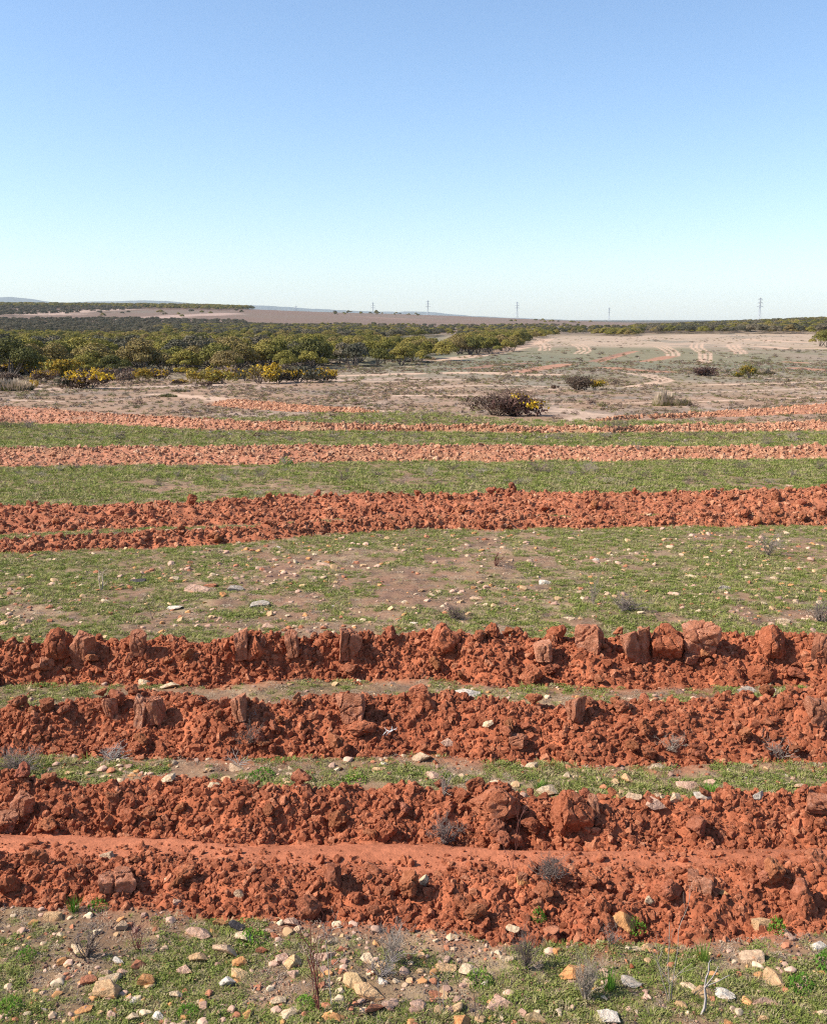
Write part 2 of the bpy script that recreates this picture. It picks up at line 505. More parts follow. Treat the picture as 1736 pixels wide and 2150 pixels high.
def rock_mesh(name, seed, sub, mat, cuts=7, cutlo=.55, cuthi=.9, rough=.12, box=False, cracks=0, sq=(1, 1, 1), smooth=True):
    rg = np.random.default_rng(seed)
    V, Fc = ico(sub); V = V.copy(); D = V.copy()
    V = V * (1 + .35 * vnoise3(D * 1.1 + seed, seed))[:, None]
    if box:
        ns = np.array([[1, 0, 0], [-1, 0, 0], [0, 1, 0], [0, -1, 0], [0, 0, 1], [0, 0, -1]], float) + rg.normal(0, .16, (6, 3))
        ds = np.array([.62] * 6) + rg.uniform(-.08, .1, 6)
        ns = np.vstack([ns, rg.normal(0, 1, (cuts, 3))]); ds = np.concatenate([ds, rg.uniform(cutlo, cuthi, cuts)])
    else:
        ns = rg.normal(0, 1, (cuts, 3)); ds = rg.uniform(cutlo, cuthi, cuts)
    ns = ns / np.linalg.norm(ns, axis=1)[:, None]
    for _ in range(2):
        for n, d in zip(ns, ds):
            e = V @ n - d
            V = V - np.maximum(e, 0)[:, None] * n
    amp = rough
    for k, f in enumerate((3, 7, 15)):
        V = V + D * (amp * vnoise3(V * f + 31 * k, seed + k))[:, None]
        amp *= .5
    for c in range(cracks):
        n = rg.normal(0, 1, 3); n[2] *= .4; n /= np.linalg.norm(n)
        off = rg.uniform(-.4, .4)
        dd = np.abs(V @ n - off + .12 * vnoise3(V * 3.5 + c * 7, seed + 50 + c))
        V = V - D * (.16 * np.clip(1 - dd / .05, 0, 1) * rg.uniform(.6, 1.1))[:, None]
    V = V * np.array(sq)
    V = V / np.abs(V[:, :2]).max()
    me = mesh_np(name, V, Fc, mat, smooth)
    if sub >= 3: me.set_sharp_from_angle(angle=math.radians(24))
    return me

def tube(P, R, sides=4):
    """tapered tube through points"""
    P = np.asarray(P, float); n = len(P)
    T = np.gradient(P, axis=0); T /= np.linalg.norm(T, axis=1)[:, None] + 1e-9
    ref = np.where(np.abs(T[:, 2:3]) > .9, np.array([[1., 0, 0]]), np.array([[0, 0, 1.]]))
    A = np.cross(T, ref); A /= np.linalg.norm(A, axis=1)[:, None] + 1e-9
    B = np.cross(T, A)
    a = np.arange(sides) / sides * 2 * math.pi
    V = (P[:, None] + np.asarray(R)[:, None, None] * (A[:, None] * np.cos(a)[None, :, None] + B[:, None] * np.sin(a)[None, :, None])).reshape(-1, 3)
    F_ = []
    for i in range(n - 1):
        for k in range(sides):
            F_.append((i * sides + k, i * sides + (k + 1) % sides, (i + 1) * sides + (k + 1) % sides, (i + 1) * sides + k))
    return V, np.array(F_)

class MB:
    def __init__(s): s.V = []; s.F = {3: [], 4: []}; s.n = 0
    def add(s, V, F_):
        F_ = np.asarray(F_)
        s.V.append(np.asarray(V, float)); s.F[F_.shape[1]].append(F_ + s.n); s.n += len(V)
    def mesh(s, name, mat, smooth=False):
        Fs = [np.concatenate(s.F[k]) for k in (3, 4) if s.F[k]]
        return mesh_np(name, np.concatenate(s.V), Fs, mat, smooth)

def leaves(rg, C, size, up=.3, aspect=1.0, N=None, jitter=.45):
    """one small quad at each centre"""
    n = len(C)
    if N is None:
        N = rg.normal(0, 1, (n, 3)); N[:, 2] = np.abs(N[:, 2]) + up
    else:
        N = N + rg.normal(0, jitter, (n, 3))
    N /= np.linalg.norm(N, axis=1)[:, None]
    A = np.cross(N, rg.normal(0, 1, (n, 3))); A /= np.linalg.norm(A, axis=1)[:, None]
    B = np.cross(N, A)
    s = (size * rg.uniform(.6, 1.3, n))[:, None]
    V = np.stack([C - A * s * aspect, C - B * s * .6, C + A * s * aspect, C + B * s * .6], 1).reshape(-1, 3)
    return V, np.arange(n * 4).reshape(n, 4)

def blades(rg, n, h, spread, w, lean=.5, hvar=.5, curve=.5):
    """grass blades from a common base"""
    a = rg.uniform(0, 2 * math.pi, n); r = spread * np.sqrt(rg.uniform(0, 1, n))
    base = np.stack([r * np.cos(a), r * np.sin(a), np.zeros(n)], 1)
    az = a + rg.normal(0, .7, n)
    hh = h * rg.uniform(1 - hvar, 1, n); ln = lean * rg.uniform(.2, 1.2, n)
    d = np.stack([np.cos(az) * ln, np.sin(az) * ln, np.ones(n)], 1); d /= np.linalg.norm(d, axis=1)[:, None]
    mid = base + d * hh[:, None] * .55
    d2 = d.copy(); d2[:, :2] += np.stack([np.cos(az), np.sin(az)], 1) * (curve * rg.uniform(.2, 1.3, n))[:, None]; d2 /= np.linalg.norm(d2, axis=1)[:, None]
    tip = mid + d2 * hh[:, None] * .5
    sd = np.stack([-np.sin(az), np.cos(az), np.zeros(n)], 1) * w
    V = np.stack([base - sd, base + sd, mid - sd * .8, mid + sd * .8, tip], 1).reshape(-1, 3)
    i = np.arange(n)[:, None] * 5
    return V, np.concatenate([i + np.array([0, 1, 3, 2])]), np.concatenate([i + np.array([2, 3, 4])])

def twig_tree(rg, h, levels, n0, lean, r0, kink=.18, sides=3, droop=0.0):
    """branching bare twigs"""
    mb = MB()
    def grow(p, d, L, r, lv):
        k = 4
        pts = [p]; dd = d.copy()
        for i in range(k):
            dd = dd + rg.normal(0, kink, 3); dd[2] += .05 - droop; dd /= np.linalg.norm(dd)
            pts.append(pts[-1] + dd * L / k)
        mb.add(*tube(pts, np.linspace(r, r * .5, k + 1), sides))
        if lv > 0:
            for i in range(rg.integers(2, 5)):
                j = rg.integers(1, k + 1)
                nd_ = dd + rg.normal(0, .55, 3); nd_[2] = abs(nd_[2]) * .8 + .1; nd_ /= np.linalg.norm(nd_)
                grow(pts[j], nd_, L * rg.uniform(.4, .7), r * .55, lv - 1)
    for i in range(n0):
        a = rg.uniform(0, 2 * math.pi); l = lean * rg.uniform(.3, 1.2)
        d = np.array([math.cos(a) * l, math.sin(a) * l, 1.0]); d /= np.linalg.norm(d)
        grow(np.array([math.cos(a) * .02 * h, math.sin(a) * .02 * h, -.03 * h]), d, h * rg.uniform(.45, .7), r0, levels)
    return mb

# ------------------------------------------------------------------ scatter by geometry nodes (only for what cannot be counted)
_protos = {}
def proto_collection(name, meshes):
    c = bpy.data.collections.new(name)
    for i, me in enumerate(meshes):
        o = bpy.data.objects.new('%s_%02d' % (name, i), me)
        c.objects.link(o)
    return c

def scatter_tree():
    ng = bpy.data.node_groups.new('scatter', 'GeometryNodeTree')
    ng.interface.new_socket('Geometry', in_out='INPUT', socket_type='NodeSocketGeometry')
    ng.interface.new_socket('Kinds', in_out='INPUT', socket_type='NodeSocketCollection')
    ng.interface.new_socket('Geometry', in_out='OUTPUT', socket_type='NodeSocketGeometry')
    n = ng.nodes; L = ng.links
    gi = n.new('NodeGroupInput'); go = n.new('NodeGroupOutput')
    ci = n.new('GeometryNodeCollectionInfo'); ci.inputs['Separate Children'].default_value = True
    ci.inputs['Reset Children'].default_value = True
    L.new(gi.outputs[1], ci.inputs[0])
    ip = n.new('GeometryNodeInstanceOnPoints'); ip.inputs['Pick Instance'].default_value = True
    L.new(gi.outputs[0], ip.inputs['Points']); L.new(ci.outputs[0], ip.inputs['Instance'])
    def na(nm, t):
        a = n.new('GeometryNodeInputNamedAttribute'); a.data_type = t; a.inputs[0].default_value = nm
        return a.outputs[0]
    L.new(na('pick', 'INT'), ip.inputs['Instance Index'])
    e = n.new('FunctionNodeEulerToRotation'); L.new(na('turn', 'FLOAT_VECTOR'), e.inputs[0])
    L.new(e.outputs[0], ip.inputs['Rotation']); L.new(na('size', 'FLOAT_VECTOR'), ip.inputs['Scale'])
    L.new(ip.outputs[0], go.inputs[0])
    return ng
NG = scatter_tree()

def scatter(name, coll, P, turn, size, label=None, cat=None):
    P = np.asarray(P, np.float32); n = len(P)
    me = bpy.data.meshes.new(name)
    me.vertices.add(n); me.vertices.foreach_set('co', P.ravel())
    a = me.attributes.new('pick', 'INT', 'POINT'); a.data.foreach_set('value', RNG.integers(0, len(coll.objects), n).astype(np.int32))
    a = me.attributes.new('turn', 'FLOAT_VECTOR', 'POINT'); a.data.foreach_set('vector', np.asarray(turn, np.float32).ravel())
    size = np.asarray(size, np.float32)
    if size.ndim == 1: size = np.repeat(size[:, None], 3, 1)
    a = me.attributes.new('size', 'FLOAT_VECTOR', 'POINT'); a.data.foreach_set('vector', np.ascontiguousarray(size).ravel())
    o = link(name, me)
    md = o.modifiers.new('scatter', 'NODES'); md.node_group = NG
    sk = [s for s in NG.interface.items_tree if s.in_out == 'INPUT' and s.name == 'Kinds'][0].identifier
    md[sk] = coll
    tag(o, label, cat, kind='stuff')
    return o

def yaw(n):
    return np.stack([np.zeros(n), np.zeros(n), RNG.uniform(0, 2 * math.pi, n)], 1)
def tumble(n):
    return RNG.uniform(0, 2 * math.pi, (n, 3))

# ------------------------------------------------------------------ the ground sheet
def pts_px(L):
    P = np.array(L, float)
    w = hit(P[:, 0], P[:, 1], z0)
    return w[:, :2]

PALE = (.50, .33, .225); PALE2 = (.44, .30, .21); ORNG = (.37, .18, .11); RUST = (.28, .14, .09)
TRACKS = []
def track(L, w, col, soft=.5, smooth=True):
    P = np.array(L, float)
    if smooth and len(P) > 2:       # round the corners
        t = np.arange(len(P)); tt = np.linspace(0, len(P) - 1, (len(P) - 1) * 5 + 1)
        Q = np.stack([np.interp(tt, t, P[:, k]) for k in (0, 1)], 1)
        Q[1:-1] = (Q[:-2] + 2 * Q[1:-1] + Q[2:]) / 4; Q[1:-1] = (Q[:-2] + 2 * Q[1:-1] + Q[2:]) / 4
        P = Q
    TRACKS.append((pts_px(P), w, col, soft))
track([(340, 828), (420, 833), (520, 848), (640, 858), (800, 864)], 2.2, PALE)
track([(-60, 818), (150, 817), (330, 812), (520, 806), (700, 798), (860, 794)], 3.2, (.42, .29, .21), .9)
track([(0, 838), (110, 843)], 1.5, PALE2)
track([(845, 830), (985, 830)], 2.2, PALE); track([(690, 800), (800, 801), (960, 797)], 1.8, PALE2)
track([(860, 815), (1010, 808), (1150, 812)], 2.0, PALE2, .8)
track([(700, 789), (870, 784)], 3, PALE); track([(950, 783), (1010, 781), (1100, 788), (1160, 786)], 3.5, PALE)
track([(1170, 848), (1400, 845), (1736, 834)], 1.0, PALE); track([(1180, 858), (1240, 872), (1200, 882)], .8, PALE2)
track([(1140, 862), (1240, 868), (1290, 876)], .8, PALE2)
track([(1400, 824), (1736, 813)], 1.4, PALE2); track([(1480, 808), (1736, 801)], 1.6, PALE)
track([(1090, 820), (1180, 816)], 1.4, PALE)
for k in (0, 14, 29):
    track([(1280 + k, 779 + k * .2), (1325 + k, 784), (1360 + k, 791), (1385 + k, 799), (1350 + k, 806), (1310 + k, 813)], .5, PALE, .6)
track([(1280, 772), (1330, 777), (1400, 781)], 3.5, ORNG)
for k in (0, 10.4, 22):
    track([(1453 + k, 721), (1450 + k, 729), (1460 + k, 736), (1472 + k, 742), (1466 + k, 763)], .62, PALE, .35)
for k in (0, 11.5, 23):
    track([(1374 + k, 727), (1386 + k, 731), (1399 + k, 739), (1402 + k, 747)], .62, PALE, .35)
for k in (0, 10.4, 21):
    track([(1527 + k, 723), (1532 + k, 731), (1543 + k, 738), (1544 + k, 743)], .62, PALE, .4)
for k in (0, 11, 22):
    track([(1200 + k, 723), (1214 + k, 729), (1218 + k, 736), (1207 + k, 742)], .62, PALE, .4)
for k in (0, 10, 20):
    track([(1127 + k, 721), (1135 + k, 727), (1133 + k, 736)], .62, PALE, .4)
track([(1243, 759), (1273, 752), (1310, 741), (1325, 738)], 1.8, RUST); track([(1255, 760), (1285, 752), (1322, 741), (1337, 737)], .9, ORNG)
track([(1343, 759), (1377, 755), (1404, 748)], 2.6, ORNG); track([(1085, 781), (1127, 775), (1189, 764)], 3, ORNG)
track([(948, 774), (994, 773), (1040, 766), (1110, 762)], 2.4, RUST)
track([(1655, 760), (1700, 762)], 2, ORNG); track([(1670, 772), (1736, 778)], 3, ORNG); track([(1580, 776), (1530, 777)], 3, ORNG)
track([(1590, 726), (1660, 733), (1736, 731)], 4, PALE); track([(1600, 713), (1690, 719)], 3, PALE); track([(1560, 711), (1620, 716)], 3, PALE)
track([(1690, 796), (1560, 793)], 1.6, PALE2)
track([(900, 757), (960, 752), (1020, 744)], 4, PALE); track([(1030, 742), (1110, 724), (1150, 712)], 5, PALE)
track([(95, 660), (160, 654), (250, 649)], 40, (.42, .29, .22), .9); track([(330, 667), (370, 663), (480, 658)], 30, (.40, .27, .21), .9)

def seg_dist(px, py, P):
    best = np.full(px.shape, 1e9)
    for i in range(len(P) - 1):
        a = P[i]; b = P[i + 1]; d = b - a
        t = np.clip(((px - a[0]) * d[0] + (py - a[1]) * d[1]) / (d @ d + 1e-9), 0, 1)
        best = np.minimum(best, np.hypot(px - a[0] - t * d[0], py - a[1] - t * d[1]))
    return best

def lerp3(c, col, w):
    return c + (np.asarray(col) - c) * np.clip(w, 0, 1)[..., None]

def greenness(x, y):
    n = .55 * fbm(x / 1.1, y / 1.1, 4, 60) + .4 * fbm(x / 5, y / 8, 3, 61) + .7 * fbm(x / .22, y / .22, 3, 64) * np.clip(8 / np.maximum(y, 1), .35, 1)
    g = sstep(-.5, .45, n + .2 + .12 * sstep(11, 14, y) + .03 * (y < 3.4))
    band = .55 + .45 * sstep(12.5, 16, y)                       # stony flat is thinner than the bands behind
    g = g * np.where(y > 12, band + .25, 1)
    drygap = sstep(8.0, 9.6, y) * (1 - sstep(11.0, 12.6, y)) * .14 * sstep(-.3, .4, fbm(x / 1.2, y / 1.2, 3, 65))
    g = np.clip(g - drygap, 0, 1)
    g = g * (1 - sstep(27, 43, y + 12 * fbm(x / 9, y / 6, 2, 62)))
    return np.clip(g, 0, 1)

def cover(x, y, z):
    dz, soil, rough, pale = relief(x, y)
    n1 = fbm(x / .5, y / .5, 4, 70); n2 = fbm(x / 6, y / 10, 4, 71); n3 = fbm(x / 60, y / 90, 4, 72)
    n0 = fbm(x / .13, y / .13, 3, 69)
    c = np.zeros(x.shape + (3,)) + np.array((.25, .132, .08))
    c = lerp3(c, (.15, .085, .058), sstep(.0, .5, n0) * .8)
    c = lerp3(c, (.36, .25, .145), sstep(-.1, .6, n1) * .7 * sstep(-.4, .3, -n0))
    c = lerp3(c, (.27, .175, .10), sstep(-.2, .5, n2) * .4)
    g = greenness(x, y)
    c = lerp3(c, (.19, .18, .075), g * .6)
    halo = np.zeros_like(x)
    for Rr in RIDGE[:6]:
        t, sp = ridge_t(Rr, x, y)
        halo = np.maximum(halo, sstep(-.55, -.02, t) * (1 - sstep(1.75, 2.4, t)))
    c = lerp3(c, (.31, .115, .058), halo * sstep(-.5, .35, n0 + .4 * n1 + .1) * .85)
    # dry paddock behind the green bands
    mid = sstep(27, 42, y + 9 * n2)
    dry = np.zeros_like(c) + np.array((.30, .185, .115))
    dry = lerp3(dry, (.205, .155, .115), sstep(0, .6, n2))
    dry = lerp3(dry, (.40, .285, .215), sstep(.05, .7, fbm(x / 3, y / 12, 3, 75)) * .7)
    dry = lerp3(dry, (.20, .19, .115), sstep(.1, .6, n3) * .5)
    c = lerp3(c, 0, 0) * (1 - mid[..., None]) + dry * mid[..., None]
    u, v, dep = project(x, np.maximum(y, 1), z)
    # grey-green field and the pale field behind it
    far = sstep(84, 120, y)
    fld = np.zeros_like(c) + np.array((.20, .168, .10))
    fld = lerp3(fld, (.165, .155, .10), sstep(-.1, .5, n3) * .8)
    fld = lerp3(fld, (.30, .21, .155), sstep(.05, .5, fbm(x / 18, y / 40, 3, 76)) * .6)
    c = c * (1 - far[..., None]) + fld * far[..., None]
    edge = 240 + 30 * vnoise(x / 40, y * 0, 80) - .12 * x
    pf = sstep(-18, 22, y - edge) * (1 - sstep(430, 520, y)) * sstep(20, 55, x + .1 * (y - 250))
    c = lerp3(c, (.43, .30, .21), pf * (.75 + .25 * n2))
    c = lerp3(c, (.22, .18, .13), pf * sstep(.15, .5, fbm(x / 9, y / 20, 3, 83)) * .8)
    far2 = sstep(420, 620, y)
    brown = np.zeros_like(c) + np.array((.175, .112, .08))
    brown = lerp3(brown, (.165, .125, .09), sstep(-.2, .6, fbm(x / 150, y / 300, 4, 84)))
    brown = lerp3(brown, (.33, .20, .145), sstep(.2, .7, fbm(x / 260, y / 200, 3, 85)) * .6)
    c = c * (1 - far2[..., None]) + brown * far2[..., None]
    c = lerp3(c, (.10, .09, .068), sstep(1900, 2600, y))
    for P, w, col, soft in TRACKS:
        x0, y0_ = P.min(0) - w * 2; x1, y1 = P.max(0) + w * 2
        s = (x > x0) & (x < x1) & (y > y0_) & (y < y1)
        if not s.any(): continue
        d = seg_dist(x[s], y[s], P)
        nn = fbm(x[s] / (w * 1.2), y[s] / (w * 1.2), 2, 90)
        k = 1 - sstep(w * .5 * (1 - soft * .6), w * .5 * (1 + soft), d + nn * w * .35 * soft)
        c[s] = lerp3(c[s], col, k * .92)
    sc = np.zeros_like(c) + np.array(SOIL)
    sc = lerp3(sc, SOIL_D, sstep(0, .5, n1) * .7)
    trk = soil * (1 - sstep(.1, .5, rough))
    sc = lerp3(sc, (.41, .14, .07), trk * .8)
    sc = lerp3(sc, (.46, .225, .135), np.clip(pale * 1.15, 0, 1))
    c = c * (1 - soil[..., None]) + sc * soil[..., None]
    # soil scattered past the ridge feet
    return np.clip(c, .01, .9)

def build_ground():
    ys = [-14 + .5 * i for i in range(28)]
    y = 0.0
    while y < 1.4:
        ys.append(y); y += .1
    while y < 15000:
        ys.append(y)
        y += max(.013, .0075 * y) if y < 160 else .018 * y
    ys = np.array(ys)
    uf = np.linspace(-.47, .47, 540)
    ue = .47 * (1.2 / .47) ** (np.arange(1, 26) / 25.0)
    us = np.concatenate([-ue[::-1], uf, ue])
    X = us[None, :] * (np.maximum(ys, 0) + 1.5)[:, None]
    Y = np.repeat(ys[:, None], len(us), 1)
    Z = ground(X, Y)
    C = cover(X, Y, Z)
    V = np.stack([X, Y, Z], -1).reshape(-1, 3)
    r, c = X.shape
    i = (np.arange(r - 1)[:, None] * c + np.arange(c - 1)[None, :]).ravel()
    Fq = np.stack([i, i + 1, i + c + 1, i + c], 1)
    me = mesh_np('ground', V, Fq, M['ground'], True)
    a = me.attributes.new('cover', 'FLOAT_COLOR', 'POINT')
    a.data.foreach_set('color', np.concatenate([C.reshape(-1, 3), np.ones((r * c, 1))], 1).astype(np.float32).ravel())
    o = link('ground', me)
    tag(o, 'red earth paddock with turned soil ridges, grass bands and dry far fields', None, None, 'structure')
    return o
build_ground()

# ------------------------------------------------------------------ far hills
def far_hill(name, d, prof, base_py, label, col):
    """a long hill whose skyline passes the given pixels"""
    P = np.array(prof, float)
    us = np.linspace(P[0, 0], P[-1, 0], 160)
    vv = np.interp(us, P[:, 0], P[:, 1])
    k = np.ones(7) / 7
    vv = np.convolve(np.pad(vv, 3, mode='edge'), k, 'valid')
    X = (us - CX) / FP * d / CP
    top = []
    for u, v in zip(us, vv):
        r = ray(u, v); top.append(H + r[2] / r[1] * d)
    top = np.array(top) + d * .0004 * fbm(us / 14, us * 0, 3, int(d) % 97)
    rows = []
    for f, s in ((0, -1.0), (.25, -.75), (.6, -.45), (.88, -.2), (1, 0), (.8, .3), (.3, .8), (0, 1.2)):
        zb = -45.0
        rows.append(np.stack([X * (1 + s * .04), np.full_like(X, d * (1 + s * .06)) + d * .006 * fbm(us / 30, us * 0 + s, 2, 5), zb + (top - zb) * f], 1))
    V = np.concatenate(rows); n = len(us)
    i = (np.arange(len(rows) - 1)[:, None] * n + np.arange(n - 1)[None, :]).ravel()
    Fq = np.stack([i, i + 1, i + n + 1, i + n], 1)
    m, nt, b = new_mat(name)
    tc = nd(nt, 'ShaderNodeTexCoord'); n1 = noise_node(nt, tc.outputs['Object'], .004, 5, .65)
    r = ramp(nt, n1.outputs[0], [(.3, tuple(k * .75 for k in col)), (.7, tuple(k * 1.25 for k in col))])
    nt.links.new(r.outputs[0], b.inputs['Base Color'])
    o = link('hill', mesh_np('hill', V, Fq, m, True))
    tag(o, label, None, None, 'structure')
far_hill('hill slope', 11000, [(-300, 640), (-60, 632), (0, 627.5), (25, 623.5), (45, 622), (75, 623.5), (100, 627), (130, 633), (160, 637.5), (190, 633.5), (225, 631), (260, 634.5), (290, 631), (312, 629), (345, 631), (370, 631.5), (400, 633), (440, 640), (500, 640), (545, 641), (562, 640), (590, 643), (630, 645), (680, 649), (720, 650), (760, 654), (790, 652.5), (820, 655.5), (860, 653), (885, 652.5), (905, 655), (950, 660), (1010, 664.5), (1100, 668), (1200, 672), (1330, 675)], 690, 'long blue range of hills along the horizon', (.10, .115, .11))
far_hill('hill slope near', 5600, [(-300, 636), (0, 637), (60, 638.5), (140, 640), (200, 643), (300, 650), (420, 662), (500, 672), (560, 680)], 690, 'low dark blue hill below the flat-topped range', (.085, .085, .07))


# ------------------------------------------------------------------ crumbled soil on the ridges
crumb_meshes = lambda nm, mat: [rock_mesh('%s_%d' % (nm, k), 300 + k, 3, mat, 9, .42, .85, .13, sq=(1, RNG.uniform(.75, 1), RNG.uniform(.6, .9))) for k in range(10)]
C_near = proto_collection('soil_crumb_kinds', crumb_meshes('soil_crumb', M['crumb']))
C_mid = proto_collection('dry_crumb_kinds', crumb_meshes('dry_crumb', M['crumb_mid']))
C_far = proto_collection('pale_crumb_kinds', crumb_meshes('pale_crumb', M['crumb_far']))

def ridge_points(R, n, tlo=-.12, thi=1.7, wide=.62):
    x = RNG.uniform(-1, 1, n * (6 if 'fadew2' in R else 2)) * (wide * (R['y'] + 1.0))
    if 'fadew' in R:
        x = x[x > R['fadew'][0] + (R['fadew'][1] - R['fadew'][0]) * RNG.random(len(x))]
        if 'fadew2' in R: x = x[x < R['fadew2'][1] - (R['fadew2'][1] - R['fadew2'][0]) * RNG.random(len(x))]
    t = np.where(RNG.random(len(x)) < .8, RNG.uniform(-.02, 1.25, len(x)), RNG.uniform(tlo, thi, len(x)))
    yf = np.interp(x, *R['foot_w']); yc = np.interp(x, *R['crest_w'])
    y = yf + t * np.maximum(yc - yf, .25)
    for _ in range(2):
        tt, sp = ridge_t(R, x, y)
        y = y + (t - tt) * sp
    return x[:n], y[:n], t[:n]

RLAB = {'A1': 'crumbled red soil of the low ridge in front of the smooth dirt track',
        'A2': 'crumbled red soil of the ridge directly behind the smooth dirt track',
        'B1': 'crumbled red soil of the ridge before the thin grass gap',
        'B2': 'crumbled red soil of the ridge carrying big cracked clods, behind the thin grass gap',
        'C1': 'lumpy red soil of the low furrow along the far edge of the stony flat',
        'C2': 'lumpy red soil of the broad furrow before the bright grass band',
        'D1': 'lumpy pinkish soil of the straight furrow between two green grass bands',
        'E1': 'pale lumpy soil of the furrow that curves up at one end',
        'G1': 'pale lumpy soil of the short furrow slanting through the dry paddock',
        'F1': 'pale lumpy soil of the short furrow near the tussock mound'}
spec = {'A1': (30000, .003, .027), 'A2': (30000, .0032, .03), 'B1': (34000, .004, .034), 'B2': (32000, .0045, .037),
        'C1': (11000, .011, .055), 'C2': (19000, .011, .06), 'D1': (19000, .018, .08), 'E1': (15000, .022, .10), 'F1': (6000, .022, .10), 'G1': (8000, .025, .11)}
for R in RIDGE:
    n, lo, hi = spec[R['n']]
    x, y, t = ridge_points(R, n)
    if R['y'] > 17:
        kk = relief(x, y)[1] > RNG.uniform(.2, .7, len(x)); x, y = x[kk], y[kk]
    s = lo * (hi / lo) ** (RNG.random(len(x)) ** 2.2)
    z = ground(x, y) + s * RNG.uniform(-.6, .25, len(x))
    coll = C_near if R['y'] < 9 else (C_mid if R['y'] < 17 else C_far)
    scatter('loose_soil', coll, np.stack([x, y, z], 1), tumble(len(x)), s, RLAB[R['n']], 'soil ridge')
# crumbs thrown over the track and the grass beside the ridges
n = 16000
x = RNG.uniform(-2.6, 2.6, n); y = RNG.uniform(2.3, 8.0, n)
dz, so, ro, pa = relief(x, y)
near = np.zeros(n)
for R in RIDGE[:4]:
    t, sp = ridge_t(R, x, y)
    near = np.maximum(near, np.exp(-np.maximum(np.maximum(-t, t - 1.6), 0) * 3.2))
k = RNG.random(n) < near * np.where(so > .5, .9, .75)
x, y = x[k], y[k]
s = .0025 * 7 ** (RNG.random(len(x)) ** 2.4)
scatter('scattered_crumbs', C_near, np.stack([x, y, ground(x, y) + s * .25], 1), tumble(len(x)), s, 'small red soil crumbs strewn over the track and grass edges', 'soil crumbs')

# ------------------------------------------------------------------ soil clods, each one a thing
CLOD = {}
for k in range(4):
    CLOD['block%d' % k] = rock_mesh('clod_block%d' % k, 500 + k, 5, M['clod'], 3, .6, .9, .07, box=True, cracks=4, sq=(1, .85, 1.05))
    CLOD['dome%d' % k] = rock_mesh('clod_dome%d' % k, 520 + k, 5, M['clod'], 6, .6, .9, .09, cracks=5, sq=(1, .9, .95))
    CLOD['slab%d' % k] = rock_mesh('clod_slab%d' % k, 540 + k, 5, M['clod'], 4, .6, .9, .06, box=True, cracks=2, sq=(.55, .75, 1.2))
for k in range(8):
    CLOD['lump%d' % k] = rock_mesh('clod_lump%d' % k, 560 + k, 4, M['clod'], 7, .5, .9, .16, cracks=2, sq=(1, .85, .85))

def put(name, me, p, sx, sy, sz, rz, tilt=(0, 0), col=(1, 1, 1), label=None, cat=None, group=None):
    o = link(name, me, None, p)
    o.scale = (sx, sy, sz); o.rotation_euler = (tilt[0], tilt[1], rz)
    o.color = (*col, 1)
    return tag(o, label, cat, group)

def spot(u, v, w, h, fn=None):
    """place for a thing that fills w x h pixels round (u, v) and rests on the surface"""
    p = hit([u], [v + h * .32], fn or smoothground)[0]
    dep = p[1] * CP - (p[2] - H) * SP
    return p, w / FP * dep, h / FP * dep

